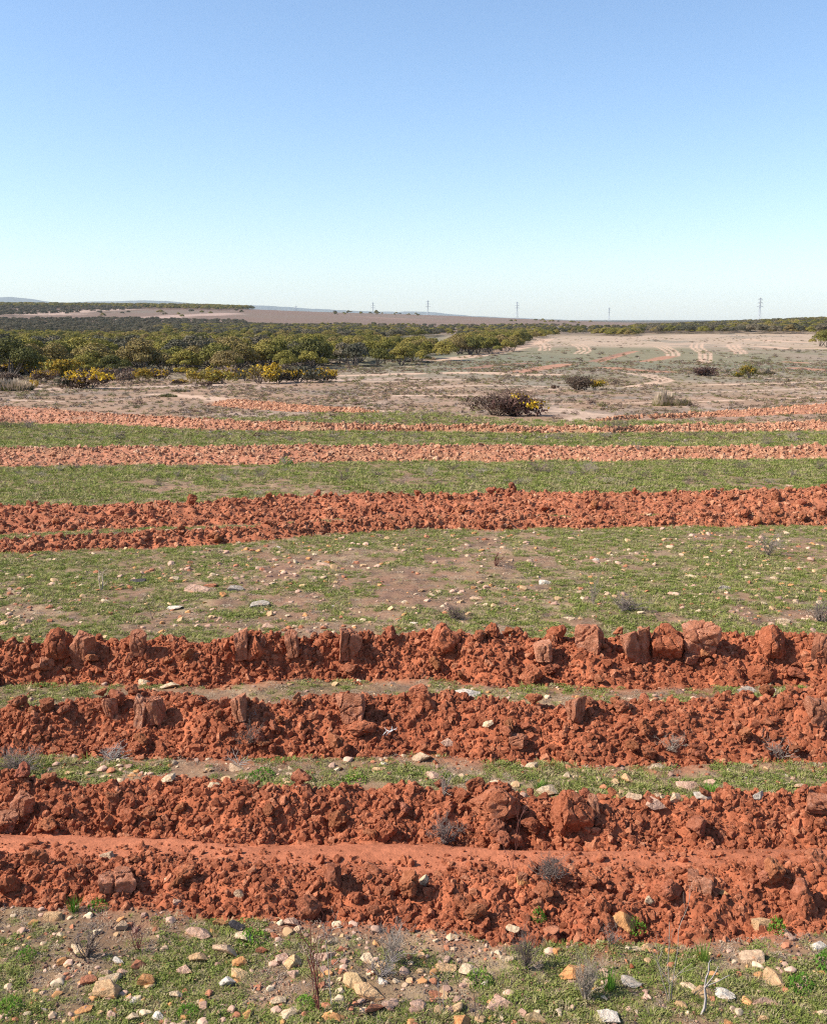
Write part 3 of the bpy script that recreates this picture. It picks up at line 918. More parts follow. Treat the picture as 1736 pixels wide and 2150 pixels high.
BROWN = (1.08, 1.36, 1.58)
rows = {
 'B2': [(122, 1352, 60, 62, 'dome0', 'cracked dome-shaped red clod at the end of the clod ridge'),
        (175, 1350, 44, 66, 'block0', 'blocky dark-sided red clod standing beside the cracked dome clod'),
        (97, 1390, 30, 25, 'block1', 'small square red clod at the foot of the cracked dome clod'),
        (291, 1348, 34, 52, 'block2', 'upright pale-faced red clod standing alone on the clod ridge'),
        (505, 1348, 27, 62, 'slab0', 'narrow upright red clod slab leaning against a rounded clod'),
        (535, 1360, 42, 46, 'dome1', 'rounded red clod beside a narrow upright slab'),
        (615, 1350, 27, 58, 'slab1', 'thin upright red clod slab with a shadowed side'),
        (733, 1345, 44, 66, 'block3', 'tall red clod with a smooth face and black shadow'),
        (930, 1336, 58, 52, 'dome2', 'wide crumbly red clod on the crest of the clod ridge'),
        (1034, 1322, 30, 34, 'lump1', 'small knobbly clod peaking on the crest of the clod ridge'),
        (1138, 1364, 32, 42, 'slab2', 'short red slab clod in front of the wide cracked clods'),
        (1170, 1330, 40, 40, 'lump3', 'crumbly clod on the crest beside a big split clod'),
        (1238, 1338, 58, 62, 'block1', 'big red clod with a split front at the start of the cracked row'),
        (1335, 1346, 60, 74, 'block3', 'big layered red clod touching the deeply cracked round clod'),
        (1397, 1346, 68, 68, 'dome3', 'deeply cracked round red clod in the row of big clods'),
        (1468, 1340, 74, 68, 'block2', 'broad tilted red clod with slanting cracks in the big row'),
        (1450, 1380, 36, 20, 'block0', 'flat slab of red soil lying below the broad tilted clod'),
        (1620, 1347, 60, 64, 'dome0', 'cracked red clod standing apart beyond the row of big clods'),
        (1724, 1352, 42, 60, 'block0', 'smooth red clod at the end of the ridge past the cracked one'),
        (1115, 1414, 46, 36, 'dome1', 'crumbly clod at the ridge foot below the big split clod'),
        (1590, 1412, 50, 40, 'lump2', 'dark-shadowed clod at the foot of the clod ridge')],
 'B1': [(300, 1490, 25, 66, 'slab0', 'upright split slab of pale red soil, thinner of a close pair'),
        (327, 1488, 32, 56, 'slab3', 'upright split slab of pale red soil, wider of a close pair'),
        (503, 1483, 29, 56, 'slab2', 'single upright pale red slab on the ridge before the grass gap'),
        (470, 1474, 20, 24, 'block1', 'small pale clod next to the single upright slab'),
        (738, 1480, 58, 58, 'block2', 'large pale cracked clod above the bleached bent twig'),
        (232, 1482, 22, 42, 'slab1', 'narrow dark red slab near the split pair of slabs'),
        (1210, 1483, 40, 58, 'block3', 'upright leaf-shaped red clod on the ridge before the grass gap'),
        (1712, 1488, 38, 52, 'slab0', 'tall broken clod at the far end of the ridge before the grass gap'),
        (893, 1468, 32, 44, 'lump0', 'knobbly upright clod on the ridge before the grass gap'),
        (1645, 1473, 34, 32, 'lump4', 'squat clod beside the tall broken clod'),
        (1088, 1553, 38, 22, 'block1', 'low flat clod on the lower slope of the ridge'),
        (755, 1522, 62, 26, 'lump5', 'dark overhanging clod beside the bleached bent twig')],
 'A2': [(48, 1682, 42, 54, 'block0', 'large square red clod above a chunky one by the track'),
        (15, 1724, 40, 42, 'block2', 'chunky flat-topped clod at the edge of the smooth track'),
        (272, 1714, 38, 46, 'lump6', 'rough dark clod halfway down the ridge behind the track'),
        (806, 1741, 54, 42, 'dome1', 'rounded red boulder-like clod at the edge of the smooth track'),
        (1045, 1680, 100, 62, 'dome2', 'very broad domed mass of red soil on the ridge behind the track'),
        (1200, 1704, 78, 80, 'dome3', 'biggest cracked red clod with deep shadow on the ridge behind the track'),
        (1246, 1692, 20, 54, 'slab1', 'thin pale slab leaning on the biggest cracked clod'),
        (1722, 1684, 64, 34, 'block1', 'flat sloping slab clod at the end of the ridge behind the track'),
        (970, 1668, 32, 32, 'lump7', 'small red clod next to the broad domed mass')],
 'A1': [(248, 1852, 70, 56, 'block3', 'big smooth-faced brown clod on the low ridge in front of the track'),
        (16, 1852, 44, 40, 'lump1', 'dark hollow clod at the end of the low ridge'),
        (1472, 1862, 44, 44, 'block1', 'squarish clod with a shadowed hollow on the low ridge'),
        (1455, 1845, 22, 32, 'slab2', 'small pale slab beside a squarish clod on the low ridge'),
        (1240, 1845, 38, 30, 'lump3', 'lumpy clod at the back of the low ridge'),
        (1262, 1900, 34, 42, 'dome2', 'rounded clod above the orange stone on the low ridge'),
        (1690, 1902, 40, 42, 'dome0', 'red clod near the end of the low ridge with black shadow'),
        (1098, 1840, 22, 26, 'block0', 'little square clod at the edge of the smooth track')]}
for rn, L in rows.items():
    for u, v, w, h, kind, lab in L:
        p, W, Hh = spot(u, v, w, h)
        me = CLOD[kind]
        dims = np.array([v_.co[:] for v_ in me.vertices]); ext = dims.max(0) - dims.min(0)
        sx = W / ext[0] * 1.08; sz = Hh / ext[2] * 1.15
        p[2] += Hh * .22
        c = BROWN if kind[:4] in ('bloc', 'slab') else (1, 1, 1)
        j = RNG.uniform(.9, 1.08)
        put('soil_clod', me, p, sx, sx * RNG.uniform(.85, 1.1), sz, RNG.choice([0, math.pi]) + RNG.normal(0, .25), (RNG.normal(0, .08), RNG.normal(0, .1)),
            tuple(k * j for k in c), lab, 'soil clod', 'big clods on the turned ridges')
# lesser clods along the crests and slopes
GL = {'A1': ('small red clod lying on the low ridge in front of the track', 34), 'A2': ('small red clod lying on the ridge directly behind the track', 46),
      'B1': ('small red clod lying on the ridge before the thin grass gap', 56), 'B2': ('small red clod among the big ones on the clod ridge', 50),
      'C1': ('small red clod on the low furrow along the far edge of the stony flat', 18), 'C2': ('small red clod on the broad furrow before the bright grass', 40)}
for R in RIDGE[:6]:
    lab, n = GL[R['n']]
    x, y, t = ridge_points(R, n, .05, 1.15, .45)
    for a, b in zip(x, y):
        s = RNG.uniform(.022, .058) * (1.0 if R['y'] < 9 else 1.5)
        g = .9 * RNG.uniform(.85, 1.15)
        put('soil_clod', CLOD['lump%d' % RNG.integers(0, 8)], (a, b, float(smoothground(a, b)) + s * .55), s, s * RNG.uniform(.8, 1.1), s * RNG.uniform(.7, 1.15),
            RNG.uniform(0, 6.3), (RNG.normal(0, .4), RNG.normal(0, .4)), (g, g * RNG.uniform(1, 1.15), g * RNG.uniform(1, 1.2)), lab, 'soil clod', 'small clods on ridge ' + lab.split(' on ')[-1].split(' in ')[0])

# ------------------------------------------------------------------ stones, each one a thing
STONE = [rock_mesh('stone_shape_%d' % k, 700 + k, 4, M['stone'], 13, .42, .8, .03, sq=(1, RNG.uniform(.65, .95), RNG.uniform(.45, .7))) for k in range(10)]
STONE += [rock_mesh('stone_block_%d' % k, 720 + k, 4, M['stone'], 3, .6, .9, .035, box=True, sq=(1, .8, .65)) for k in range(4)]
SC = {'cream': (.58, .42, .265), 'ochre': (.52, .32, .165), 'orange': (.52, .25, .10), 'pink': (.52, .32, .22), 'white': (.64, .54, .43), 'grey': (.40, .33, .26),
      'tan': (.48, .32, .20), 'rust': (.38, .15, .08), 'charcoal': (.06, .05, .05), 'yellow': (.55, .36, .18)}
XR = 867.6; Y0 = 1715.7; Y1 = 1288.0; Y2 = 868.3
def zl(L, xo, yo): return [(xo + a * .5, yo + b * .5, c * .5, d * .5, e, f) for a, b, c, d, e, f in L]
hero = zl([
 (230, 405, 72, 60, 'ochre', 'pale ochre stone leaning beside the bright grass tuft at the soil edge'),
 (505, 448, 52, 36, 'tan', 'tan stone in low herbs below the big brown clod'),
 (845, 475, 100, 46, 'pink', 'long pinkish stone wedge pointing at a dark charred stick'),
 (925, 432, 56, 44, 'orange', 'rounded orange stone beside a dark charred stick'),
 (988, 446, 66, 40, 'charcoal', 'dark charred lump of wood in the grass'),
 (1015, 488, 84, 44, 'cream', 'cream and pink stone in thick green herbs'),
 (1125, 472, 50, 24, 'pink', 'small pale pink stone at the edge of the soil ridge'),
 (930, 540, 120, 44, 'tan', 'long low brown stone half hidden in herbs'),
 (1000, 600, 62, 52, 'orange', 'squarish orange stone with a shaded side above a flat ochre one'),
 (1010, 650, 90, 42, 'yellow', 'flat yellow ochre stone touching the white stone'),
 (942, 683, 66, 46, 'white', 'bright white rounded stone'),
 (820, 580, 82, 36, 'ochre', 'flat ochre stone in the herbs beside a cream chip'),
 (1232, 598, 80, 58, 'yellow', 'golden ochre stone beside the red-stemmed plant'),
 (1240, 650, 52, 34, 'pink', 'pinkish grey stone under the golden one by the red stems'),
 (1100, 550, 46, 36, 'rust', 'small rust coloured stone in the herbs'),
 (450, 712, 104, 84, 'ochre', 'large blocky ochre stone with flat top and dark shadow'),
 (440, 682, 52, 24, 'tan', 'tan flat stone behind the large blocky ochre one'),
 (615, 675, 66, 48, 'orange', 'orange tan stone with a black shadow, past the blocky one'),
 (740, 735, 54, 34, 'cream', 'cream flat stone with dark underside'),
 (670, 835, 50, 36, 'white', 'rounded off-white stone low in the grass'),
 (270, 595, 60, 42, 'orange', 'orange broken stone beside dead grey sticks'),
 (265, 668, 56, 32, 'tan', 'tan stone flake under dead grey sticks'),
 (370, 680, 70, 34, 'rust', 'reddish stone flake near the large blocky stone'),
 (355, 802, 66, 40, 'orange', 'flat orange stone in front of the large blocky one'),
 (192, 805, 34, 56, 'grey', 'upright thin grey stone'),
 (545, 835, 64, 36, 'cream', 'cream stone partly hidden by grass'),
 (470, 830, 52, 40, 'pink', 'pinkish stone with an orange side'),
 (568, 765, 58, 20, 'white', 'thin white stone chip lying flat'),
 (495, 600, 58, 20, 'white', 'long thin white stone chip'),
 (580, 610, 70, 40, 'rust', 'rusty stone with ragged edges'),
 (515, 645, 48, 26, 'pink', 'pale pink stone next to a tan one'),
 (455, 645, 52, 30, 'tan', 'tan stone next to a pale pink one'),
 (775, 630, 62, 40, 'pink', 'pink broken stone with pale chips'),
 (1495, 676, 124, 66, 'yellow', 'large yellow ochre stone, rear one of a touching pair'),
 (1545, 714, 124, 66, 'ochre', 'large ochre stone, front one of a touching pair'),
 (1612, 684, 42, 34, 'white', 'white stone chip at the tip of the large ochre pair'),
 (1405, 832, 84, 48, 'orange', 'rusty orange stone at the foot of the red-stemmed plant'),
 (1220, 812, 86, 40, 'cream', 'smooth cream stone lying beside a fallen grey stick'),
 (1170, 760, 62, 36, 'cream', 'cream stone with a dark hollow'),
 (1570, 792, 96, 34, 'rust', 'flat pinkish red stone beside a grey flake'),
 (1630, 780, 56, 30, 'pink', 'grey pink flake beside a flat pinkish red stone'),
 (1365, 575, 90, 56, 'pink', 'pinkish grey stone behind the red stems'),
 (1410, 512, 76, 44, 'cream', 'pair-like cream and orange stone by the soil edge behind the red stems'),
 (1550, 585, 84, 52, 'cream', 'slanting cream stone at the dead bush'),
 (1450, 555, 76, 30, 'rust', 'flat red stone between the red stems and the dead bush'),
 (1215, 430, 70, 32, 'pink', 'dull pink stone at the soil edge'),
 (720, 250, 54, 38, 'cream', 'cream stone sitting on the low soil ridge'),
 (1008, 310, 40, 44, 'tan', 'pale tan stone on the slope of the low soil ridge'),
 (735, 350, 46, 44, 'pink', 'pink stone set in the slope of the low soil ridge'),
 (455, 155, 66, 50, 'tan', 'smooth tan lump at the edge of the dirt track'),
], 0, Y0) + zl([
 (400, 585, 62, 56, 'cream', 'cream stone with yellow edge beside a dry grey bush'),
 (655, 637, 104, 82, 'orange', 'large round orange stone beside dry grey bush and bright grass'),
 (1425, 582, 96, 90, 'tan', 'tall tan stone with a square top'),
 (1512, 652, 96, 76, 'ochre', 'big yellow ochre stone with a dark shaded side'),
 (1695, 537, 92, 56, 'white', 'large white stone near the end of the soil ridge'),
 (1466, 436, 70, 62, 'ochre', 'pale ochre angular stone at the foot of the soil ridge'),
 (886, 408, 104, 96, 'orange', 'big rounded orange stone set into the foot of the soil ridge'),
 (1480, 768, 104, 66, 'pink', 'pinkish grey rounded stone below the ochre one'),
 (1225, 718, 96, 58, 'ochre', 'ochre middle piece of a broken long stone'),
 (1318, 742, 96, 44, 'white', 'greenish white end piece of a broken long stone'),
 (1152, 705, 66, 34, 'cream', 'cream end piece of a broken long stone'),
 (362, 770, 124, 46, 'pink', 'long flat pink stone'),
 (515, 832, 96, 66, 'yellow', 'yellow ochre stone with a white end'),
 (205, 846, 96, 56, 'orange', 'pale orange stone beside a thin dead stem'),
 (40, 780, 86, 46, 'pink', 'flat pinkish stone near a reddish one'),
 (100, 740, 56, 40, 'rust', 'reddish stone near a flat pinkish one'),
 (822, 832, 80, 24, 'white', 'thin white and pink stone slab'),
 (1130, 780, 52, 40, 'ochre', 'small ochre stone below the broken long stone'),
 (1702, 656, 54, 38, 'orange', 'small orange stone in leafy herbs'),
 (1470, 842, 62, 40, 'ochre', 'ochre stone below the pinkish grey rounded one'),
 (1712, 816, 54, 38, 'cream', 'cream stone in leafy herbs'),
 (920, 688, 84, 34, 'grey', 'dark grey stone with a pale face beside bright grass'),
 (250, 640, 84, 32, 'cream', 'flat cream stone above a green herb'),
 (130, 625, 84, 28, 'ochre', 'flat ochre stone past the dead bush'),
 (160, 490, 58, 46, 'cream', 'cream stone with a brown underside near the soil'),
 (980, 540, 66, 52, 'ochre', 'ochre stone between thin dark stems'),
 (1085, 555, 44, 32, 'orange', 'small smooth orange stone'),
 (600, 555, 46, 40, 'orange', 'brownish orange stone above the large round orange one'),
 (1640, 702, 52, 44, 'pink', 'pale pink stone beside green herbs'),
 (1685, 770, 36, 22, 'white', 'tiny white stone in green herbs'),
 (45, 252, 42, 50, 'cream', 'cream stone standing on the edge of the dirt track'),
 (462, 250, 46, 58, 'orange', 'upright orange stone beside the grey brush on the track edge'),
 (412, 460, 56, 28, 'cream', 'small cream stone at the foot of the soil ridge'),
 (1560, 476, 60, 32, 'pink', 'pinkish stone at the foot of the soil ridge beside a herb'),
 (575, 465, 60, 34, 'rust', 'flat reddish stone at the foot of the soil ridge'),
 (780, 518, 40, 24, 'cream', 'small rounded cream stone'),
 (1300, 308, 46, 40, 'orange', 'smooth orange stone half buried in the low ridge'),
 (990, 335, 36, 38, 'cream', 'cream stone set in the low ridge'),
], XR, Y0) + zl([
 (995, 643, 60, 44, 'tan', 'upright tan stone with a dark face in the grass strip'),
 (892, 712, 62, 42, 'cream', 'round cream stone at the back edge of the ridge'),
 (510, 695, 44, 38, 'cream', 'slanting cream stone in the grass strip'),
 (712, 680, 58, 30, 'cream', 'pale stone half buried in the grass strip'),
 (700, 300, 90, 24, 'cream', 'long flat cream stone in the thin grass gap'),
 (245, 72, 70, 20, 'cream', 'flat cream stone just behind the clod ridge'),
 (1125, 48, 62, 48, 'pink', 'brownish pink broken stone behind the clod ridge'),
 (1255, 728, 44, 30, 'grey', 'dark grey stone in the grass strip'),
 (1165, 660, 50, 26, 'cream', 'pale cream chip in the grass strip'),
 (600, 285, 70, 16, 'cream', 'thin pale flake in the thin grass gap'),
], 0, Y1) + zl([
 (22, 598, 84, 46, 'tan', 'flat tan stone at the front foot of the ridge'),
 (1148, 715, 104, 50, 'pink', 'large pinkish stone in the grass strip'),
 (1095, 762, 42, 52, 'cream', 'upright cream stone in the grass strip'),
 (1215, 757, 84, 36, 'grey', 'flat pale grey stone in the grass strip'),
 (1010, 786, 84, 46, 'pink', 'pinkish stone at the back edge of the ridge'),
 (920, 762, 64, 36, 'tan', 'tan stone at the back edge of the ridge'),
 (895, 680, 54, 42, 'ochre', 'ochre stone with an orange side in the grass strip'),
 (645, 677, 36, 36, 'cream', 'small cream stone in the grass strip'),
 (570, 732, 92, 34, 'cream', 'long cream stone in the grass strip'),
 (95, 677, 74, 40, 'pink', 'cream and pink stone beside thin dry stalks'),
 (1035, 637, 84, 42, 'cream', 'slanting cream ochre stone at the ridge foot'),
 (500, 630, 62, 30, 'cream', 'rounded cream stone at the ridge foot'),
 (1388, 690, 42, 24, 'white', 'small white stone in the grass strip'),
 (1575, 682, 40, 30, 'grey', 'small grey stone in the grass strip'),
 (1450, 755, 48, 36, 'grey', 'rounded grey stone in the grass strip'),
 (1728, 690, 40, 34, 'yellow', 'small yellow stone at the end of the grass strip'),
 (1405, 314, 92, 44, 'grey', 'banded grey and white stone in the thin grass gap'),
 (230, 326, 124, 28, 'white', 'long pale grey stone in the thin grass gap'),
 (1492, 322, 54, 26, 'white', 'white stone beside the banded grey stone'),
 (1120, 325, 44, 26, 'pink', 'small pink stone in the thin grass gap'),
 (315, 455, 52, 22, 'cream', 'cream stone lying on the ridge before the thin grass gap'),
 (203, 802, 28, 30, 'yellow', 'little yellow stone on the ridge behind the track'),
 (145, 533, 64, 36, 'pink', 'pinkish stone on the slope before the grass strip'),
], XR, Y1) + zl([
 (1355, 632, 84, 24, 'pink', 'flat pink stone, larger of two close together on the stony flat'),
 (1335, 655, 44, 22, 'tan', 'tan stone, smaller of two close together on the stony flat'),
 (735, 686, 46, 26, 'cream', 'cream stone with dark spots on the stony flat'),
 (885, 718, 54, 18, 'rust', 'dark rusty stone above a grey pink slab on the stony flat'),
 (825, 738, 90, 28, 'pink', 'grey pink slab on the stony flat'),
 (990, 730, 64, 30, 'grey', 'grey stone beside the grey pink slab on the stony flat'),
 (732, 808, 64, 22, 'white', 'white stone with a reddish base on the stony flat'),
 (1090, 796, 80, 26, 'grey', 'low grey slab on the stony flat'),
 (570, 702, 70, 16, 'charcoal', 'dark stick-like stone on the stony flat'),
], 0, Y2) + zl([
 (545, 705, 64, 26, 'white', 'wedge-shaped cream white stone on the stony flat'),
 (1312, 728, 62, 40, 'grey', 'round half-dark grey boulder on the stony flat'),
 (1180, 683, 66, 20, 'cream', 'flat cream stone on the stony flat'),
 (1175, 720, 44, 22, 'pink', 'pink stone beneath the flat cream one on the stony flat'),
 (765, 609, 28, 22, 'white', 'small bright white stone on the stony flat'),
 (640, 856, 62, 18, 'cream', 'cream flake near the back of the clod ridge'),
 (1555, 866, 54, 30, 'cream', 'angular cream stone behind the clod ridge'),
 (665, 520, 40, 18, 'tan', 'tan stone near the far edge of the stony flat'),
 (270, 772, 50, 20, 'tan', 'tan wedge stone on the stony flat'),
 (1585, 300, 30, 18, 'pink', 'pale stone at the edge of the broad furrow'),
], XR, Y2)
for u, v, w, h, cn, lab in hero:
    p, W, Hh = spot(u, v, w, h)
    blocky = ('block' in lab or 'square' in lab or 'angular' in lab or 'slab' in lab)
    me = STONE[RNG.integers(10, 14)] if blocky else STONE[RNG.integers(0, 10)]
    dims = np.array([q.co[:] for q in me.vertices]); ext = dims.max(0) - dims.min(0)
    j = RNG.uniform(.9, 1.1)
    hz = max(Hh * .82, W * .26)
    sx = W / ext[0] * 1.1
    p[2] += hz * .02
    put('charred_wood' if 'wood' in lab else 'stone', me, p, sx, sx * RNG.uniform(.8, 1.1), hz / ext[2] * 1.15, RNG.choice([0, math.pi]) + RNG.normal(0, .35), (RNG.normal(0, .12), RNG.normal(0, .14)),
        tuple(np.clip(c * j, 0, .85) for c in SC[cn]), lab, 'wood' if 'wood' in lab else 'stone', 'stones picked out by look')

# other stones by zone and colour
def grassy(x, y):
    return relief(x, y)[1] < .25
zones = [('short grass in front of the low soil ridge', 1.9, 3.2, 62, .016, .038), ('grass strip between the turned ridges', 3.4, 5.0, 40, .018, .04),
         ('stony flat behind the clod ridge', 7.0, 12.2, 96, .02, .046)]
pal = ['cream', 'ochre', 'orange', 'pink', 'white', 'tan']
for zn, ya, yb, n, lo, hi in zones:
    c = 0
    while c < n:
        y = math.sqrt(RNG.uniform(ya ** 2, yb ** 2)) if yb > 6 else RNG.uniform(ya, yb)
        x = RNG.uniform(-1, 1) * (.44 * y + .35)
        if not grassy(np.array([x]), np.array([y]))[0]:
            continue
        cn = RNG.choice(pal, p=[.26, .19, .24, .15, .03, .13]); s = lo * (hi / lo) ** (RNG.random() ** 1.5); j = RNG.uniform(.85, 1.1)
        z = float(ground(x, y))
        put('stone', STONE[RNG.integers(0, 14)], (x, y, z + s * .04), s, s * RNG.uniform(.7, 1.1), s * RNG.uniform(.45, .85), RNG.uniform(0, 6.3), (RNG.normal(0, .2), RNG.normal(0, .2)),
            tuple(k * j for k in SC[cn]), 'small %s stone lying in the %s' % (cn, zn), 'stone', 'small %s stones in the %s' % (cn, zn))
        c += 1

# gravel too small to count
def colored_protos(nm, cols, seed, sub=2):
    L = []
    for k, cc in enumerate(cols):
        m, nt, b = new_mat('%s_%d' % (nm, k))
        oi = nd(nt, 'ShaderNodeObjectInfo')
        r = ramp(nt, oi.outputs['Random'], [(0, tuple(q * .75 for q in cc)), (1, tuple(min(q * 1.15, .85) for q in cc))])
        nt.links.new(r.outputs[0], b.inputs['Base Color'])
        L.append(rock_mesh('%s_%d' % (nm, k), seed + k, sub, m, 6, .5, .85, .08, sq=(1, .8, .55)))
    return proto_collection(nm, L)
GRAVEL = colored_protos('gravel_kinds', [SC['cream'], SC['ochre'], SC['orange'], SC['pink'], SC['pink'], SC['tan'], SC['rust'], (.40, .16, .08), (.34, .2, .14)], 800, 3)
def area_pts(n, ya, yb, spread=.5, extra=.6, power=2.0):
    y = (RNG.uniform(ya ** (2 - power + 1e-6), yb ** (2 - power + 1e-6), n)) ** (1 / (2 - power + 1e-6)) if abs(power - 2) > 1e-6 else ya * (yb / ya) ** RNG.random(n)
    x = RNG.uniform(-1, 1, n) * (spread * y + extra)
    return x, y
x, y = area_pts(12500, 1.7, 13.0)
k = grassy(x, y) & (RNG.random(len(x)) < .35 + .65 * (fbm(x * 1.2, y * 1.2, 3, 95) > -.1))
x, y = x[k], y[k]; s = (.004 + .0008 * y) * 3.6 ** (RNG.random(len(x)) ** 1.7)
scatter('gravel', GRAVEL, np.stack([x, y, ground(x, y) + s * .1], 1), np.stack([RNG.normal(0, .25, len(x)), RNG.normal(0, .25, len(x)), RNG.uniform(0, 6.3, len(x))], 1), s,
        'small mixed gravel strewn through the grass', 'gravel')

x = RNG.uniform(-1, 1, 16000); y = RNG.uniform(1.7, 3.4, 16000); x = x * (.55 * y + .5)
k = grassy(x, y); x, y = x[k], y[k]; s = .0018 * 4.5 ** RNG.random(len(x))
BITS = colored_protos('grit_kinds', [(.20, .10, .06), (.13, .07, .05), (.30, .15, .085), (.34, .20, .13), (.10, .07, .06)], 850, 2)
scatter('grit', BITS, np.stack([x, y, ground(x, y) + s * .2], 1), tumble(len(x)), s, 'brown soil grit between the herbs in front of the low ridge', 'grit')

# ------------------------------------------------------------------ grass and herbs
def tuft_mesh(nm, seed, n, h, spread, w, lean, mat, curve=.5):
    rg = np.random.default_rng(seed); V, Q, T = blades(rg, n, h, spread, w, lean, .55, curve)
    return mesh_np(nm, V, [Q, T], mat)
def herb_mesh(nm, seed, n, mat, h=.5, ls=.13):
    rg = np.random.default_rng(seed)
    a = rg.uniform(0, 6.28, n); r = np.sqrt(rg.random(n)); C = np.stack([r * np.cos(a), r * np.sin(a), h * (1.05 - r ** 2) * rg.uniform(.25, 1, n)], 1)
    V, Q = leaves(rg, C, ls, .5, 1.2)
    return mesh_np(nm, V, Q, mat)
GRASS = proto_collection('grass_kinds', [tuft_mesh('grass_%d' % k, 900 + k, 22, 1.0, .5, .035, .9, M['grass'], .8) for k in range(5)] +
                         [herb_mesh('herb_%d' % k, 920 + k, 70, M['herb']) for k in range(6)])
def plant_grass(nm, n, ya, yb, slo, shi, lab, thr=.5, power=2.0):
    x, y = area_pts(n, ya, yb, .52, .5, power)
    so = relief(x, y)[1]
    k = (so < .3) & (RNG.random(len(x)) < sstep(.12, .8, greenness(x, y)))
    x, y = x[k], y[k]
    s = RNG.uniform(slo, shi, len(x)) * (.7 + .5 * greenness(x, y))
    sz = np.stack([s, s, s * RNG.uniform(.6, 1.1, len(x))], 1)
    scatter(nm, GRASS, np.stack([x, y, ground(x, y) - s * .05], 1), yaw(len(x)), sz, lab, 'grass')
plant_grass('grass', 26000, 1.7, 3.3, .010, .030, 'short green herbs and grass in front of the low soil ridge', power=1.0)
plant_grass('grass', 14000, 3.4, 4.9, .014, .040, 'green grass strip between the turned ridges', power=1.0)
plant_grass('grass', 10000, 5.0, 6.6, .018, .04, 'thin green grass gap below the clod ridge', power=1.0)
plant_grass('grass', 48000, 6.6, 13.0, .018, .05, 'thin short grass over the stony flat', power=1.0)
plant_grass('grass', 22000, 13.5, 22, .04, .10, 'bright green grass band beyond the broad furrow', power=1.0)
plant_grass('grass', 16000, 20, 31, .05, .13, 'green grass band between the pinkish furrow and the curved furrow', power=1.0)
plant_grass('grass', 11000, 29, 48, .08, .18, 'grass and green growth at the edge of the dry paddock', power=1.0)
# dry litter
LIT = proto_collection('litter_kinds', [tuft_mesh('litter_%d' % k, 940 + k, 9, 1.0, .6, .035, 2.2, M['straw'], .5) for k in range(4)] + [herb_mesh('dead_herb_%d' % k, 950 + k, 60, M['straw'], .35, .10) for k in range(4)])
x, y = area_pts(52000, 1.7, 31, .5, .5)
k = grassy(x, y) & (RNG.random(len(x)) < 1.1 - .6 * greenness(x, y)); x, y = x[k], y[k]
s = RNG.uniform(.010, .028, len(x)) * (.6 + .14 * np.minimum(y, 20))
scatter('dry_litter', LIT, np.stack([x, y, ground(x, y)], 1), yaw(len(x)), np.stack([s, s, s * .5], 1), 'dead straw and twig litter between the stones', 'litter')

# single bright grass tufts
TUFT = [tuft_mesh('tuft_%d' % k, 960 + k, 70, 1.0, .32, .018, .6, M['grass_bright'], .6) for k in range(3)]
HERB = [herb_mesh('leafy_%d' % k, 970 + k, 240, M['grass_bright'], .5, .075) for k in range(3)]
def base_spot(u, v, fn=None):
    p = hit([u], [v], fn or ground)[0]
    return p, p[1] * CP - (p[2] - H) * SP
for u, v, w, h, kind, lab in [
  (155, 1915, 46, 36, 0, 'bright green grass tuft growing at the foot of the low soil ridge'),
  (1478, 2018, 56, 44, 0, 'dense yellow-green grass tuft standing alone among stones'),
  (1278, 2080, 52, 56, 0, 'tall bright green grass tuft beside a dry grey bush'),
  (1006, 2062, 60, 34, 1, 'leafy green herb between two dry grey bushes'),
  (205, 1905, 44, 20, 1, 'leafy green herb spreading beside the bright tuft'),
  (530, 1978, 66, 34, 1, 'dense dark green herb behind the orange stone'),
  (55, 2008, 40, 22, 1, 'green herb patch at the picture of low stones'),
  (1130, 1930, 34, 28, 1, 'green herb at the foot of the soil beneath the ridge'),
  (1330, 1950, 56, 26, 1, 'green herb patch below the big rounded orange stone'),
  (1630, 1955, 46, 34, 1, 'green herb beside the pale ochre angular stone'),
  (1680, 2075, 60, 34, 1, 'green herb patch around the small orange stone'),
  (745, 1640, 60, 18, 1, 'low green herb in the grass strip'),
  (1490, 1668, 60, 30, 0, 'green grass tuft at the end of the grass strip near the flat grey stone'),
  (1130, 1655, 46, 22, 0, 'green grass tuft between cream stones in the grass strip'),
  (550, 1630, 60, 16, 1, 'spreading herb in the grass strip'),
  (600, 975, 34, 18, 1, 'dark green leafy plant by the pinkish furrow'),
  (395, 2130, 50, 24, 1, 'green herb patch below the blocky ochre stone'),
  (640, 2110, 50, 20, 1, 'green herb patch near the rounded off-white stone'),
  (20, 2120, 60, 30, 1, 'light green herb patch beside the upright thin grey stone'),
  (1735, 2030, 60, 40, 1, 'green herb patch past the big yellow ochre stone')]:
    p, dep = base_spot(u, v)
    W, Hh = w / FP * dep, h / FP * dep
    me = (TUFT if kind == 0 else HERB)[RNG.integers(0, 3)]
    s = W / 1.6 if kind == 0 else W / 2
    lab = lab.replace('at the picture of low stones', 'among the low stones near the clods')
    put('grass_tuft' if kind == 0 else 'leafy_herb', me, p, s, s, Hh / (.85 if kind == 0 else .52), RNG.uniform(0, 6.3), label=lab, cat='grass' if kind == 0 else 'herb', group='single green plants')

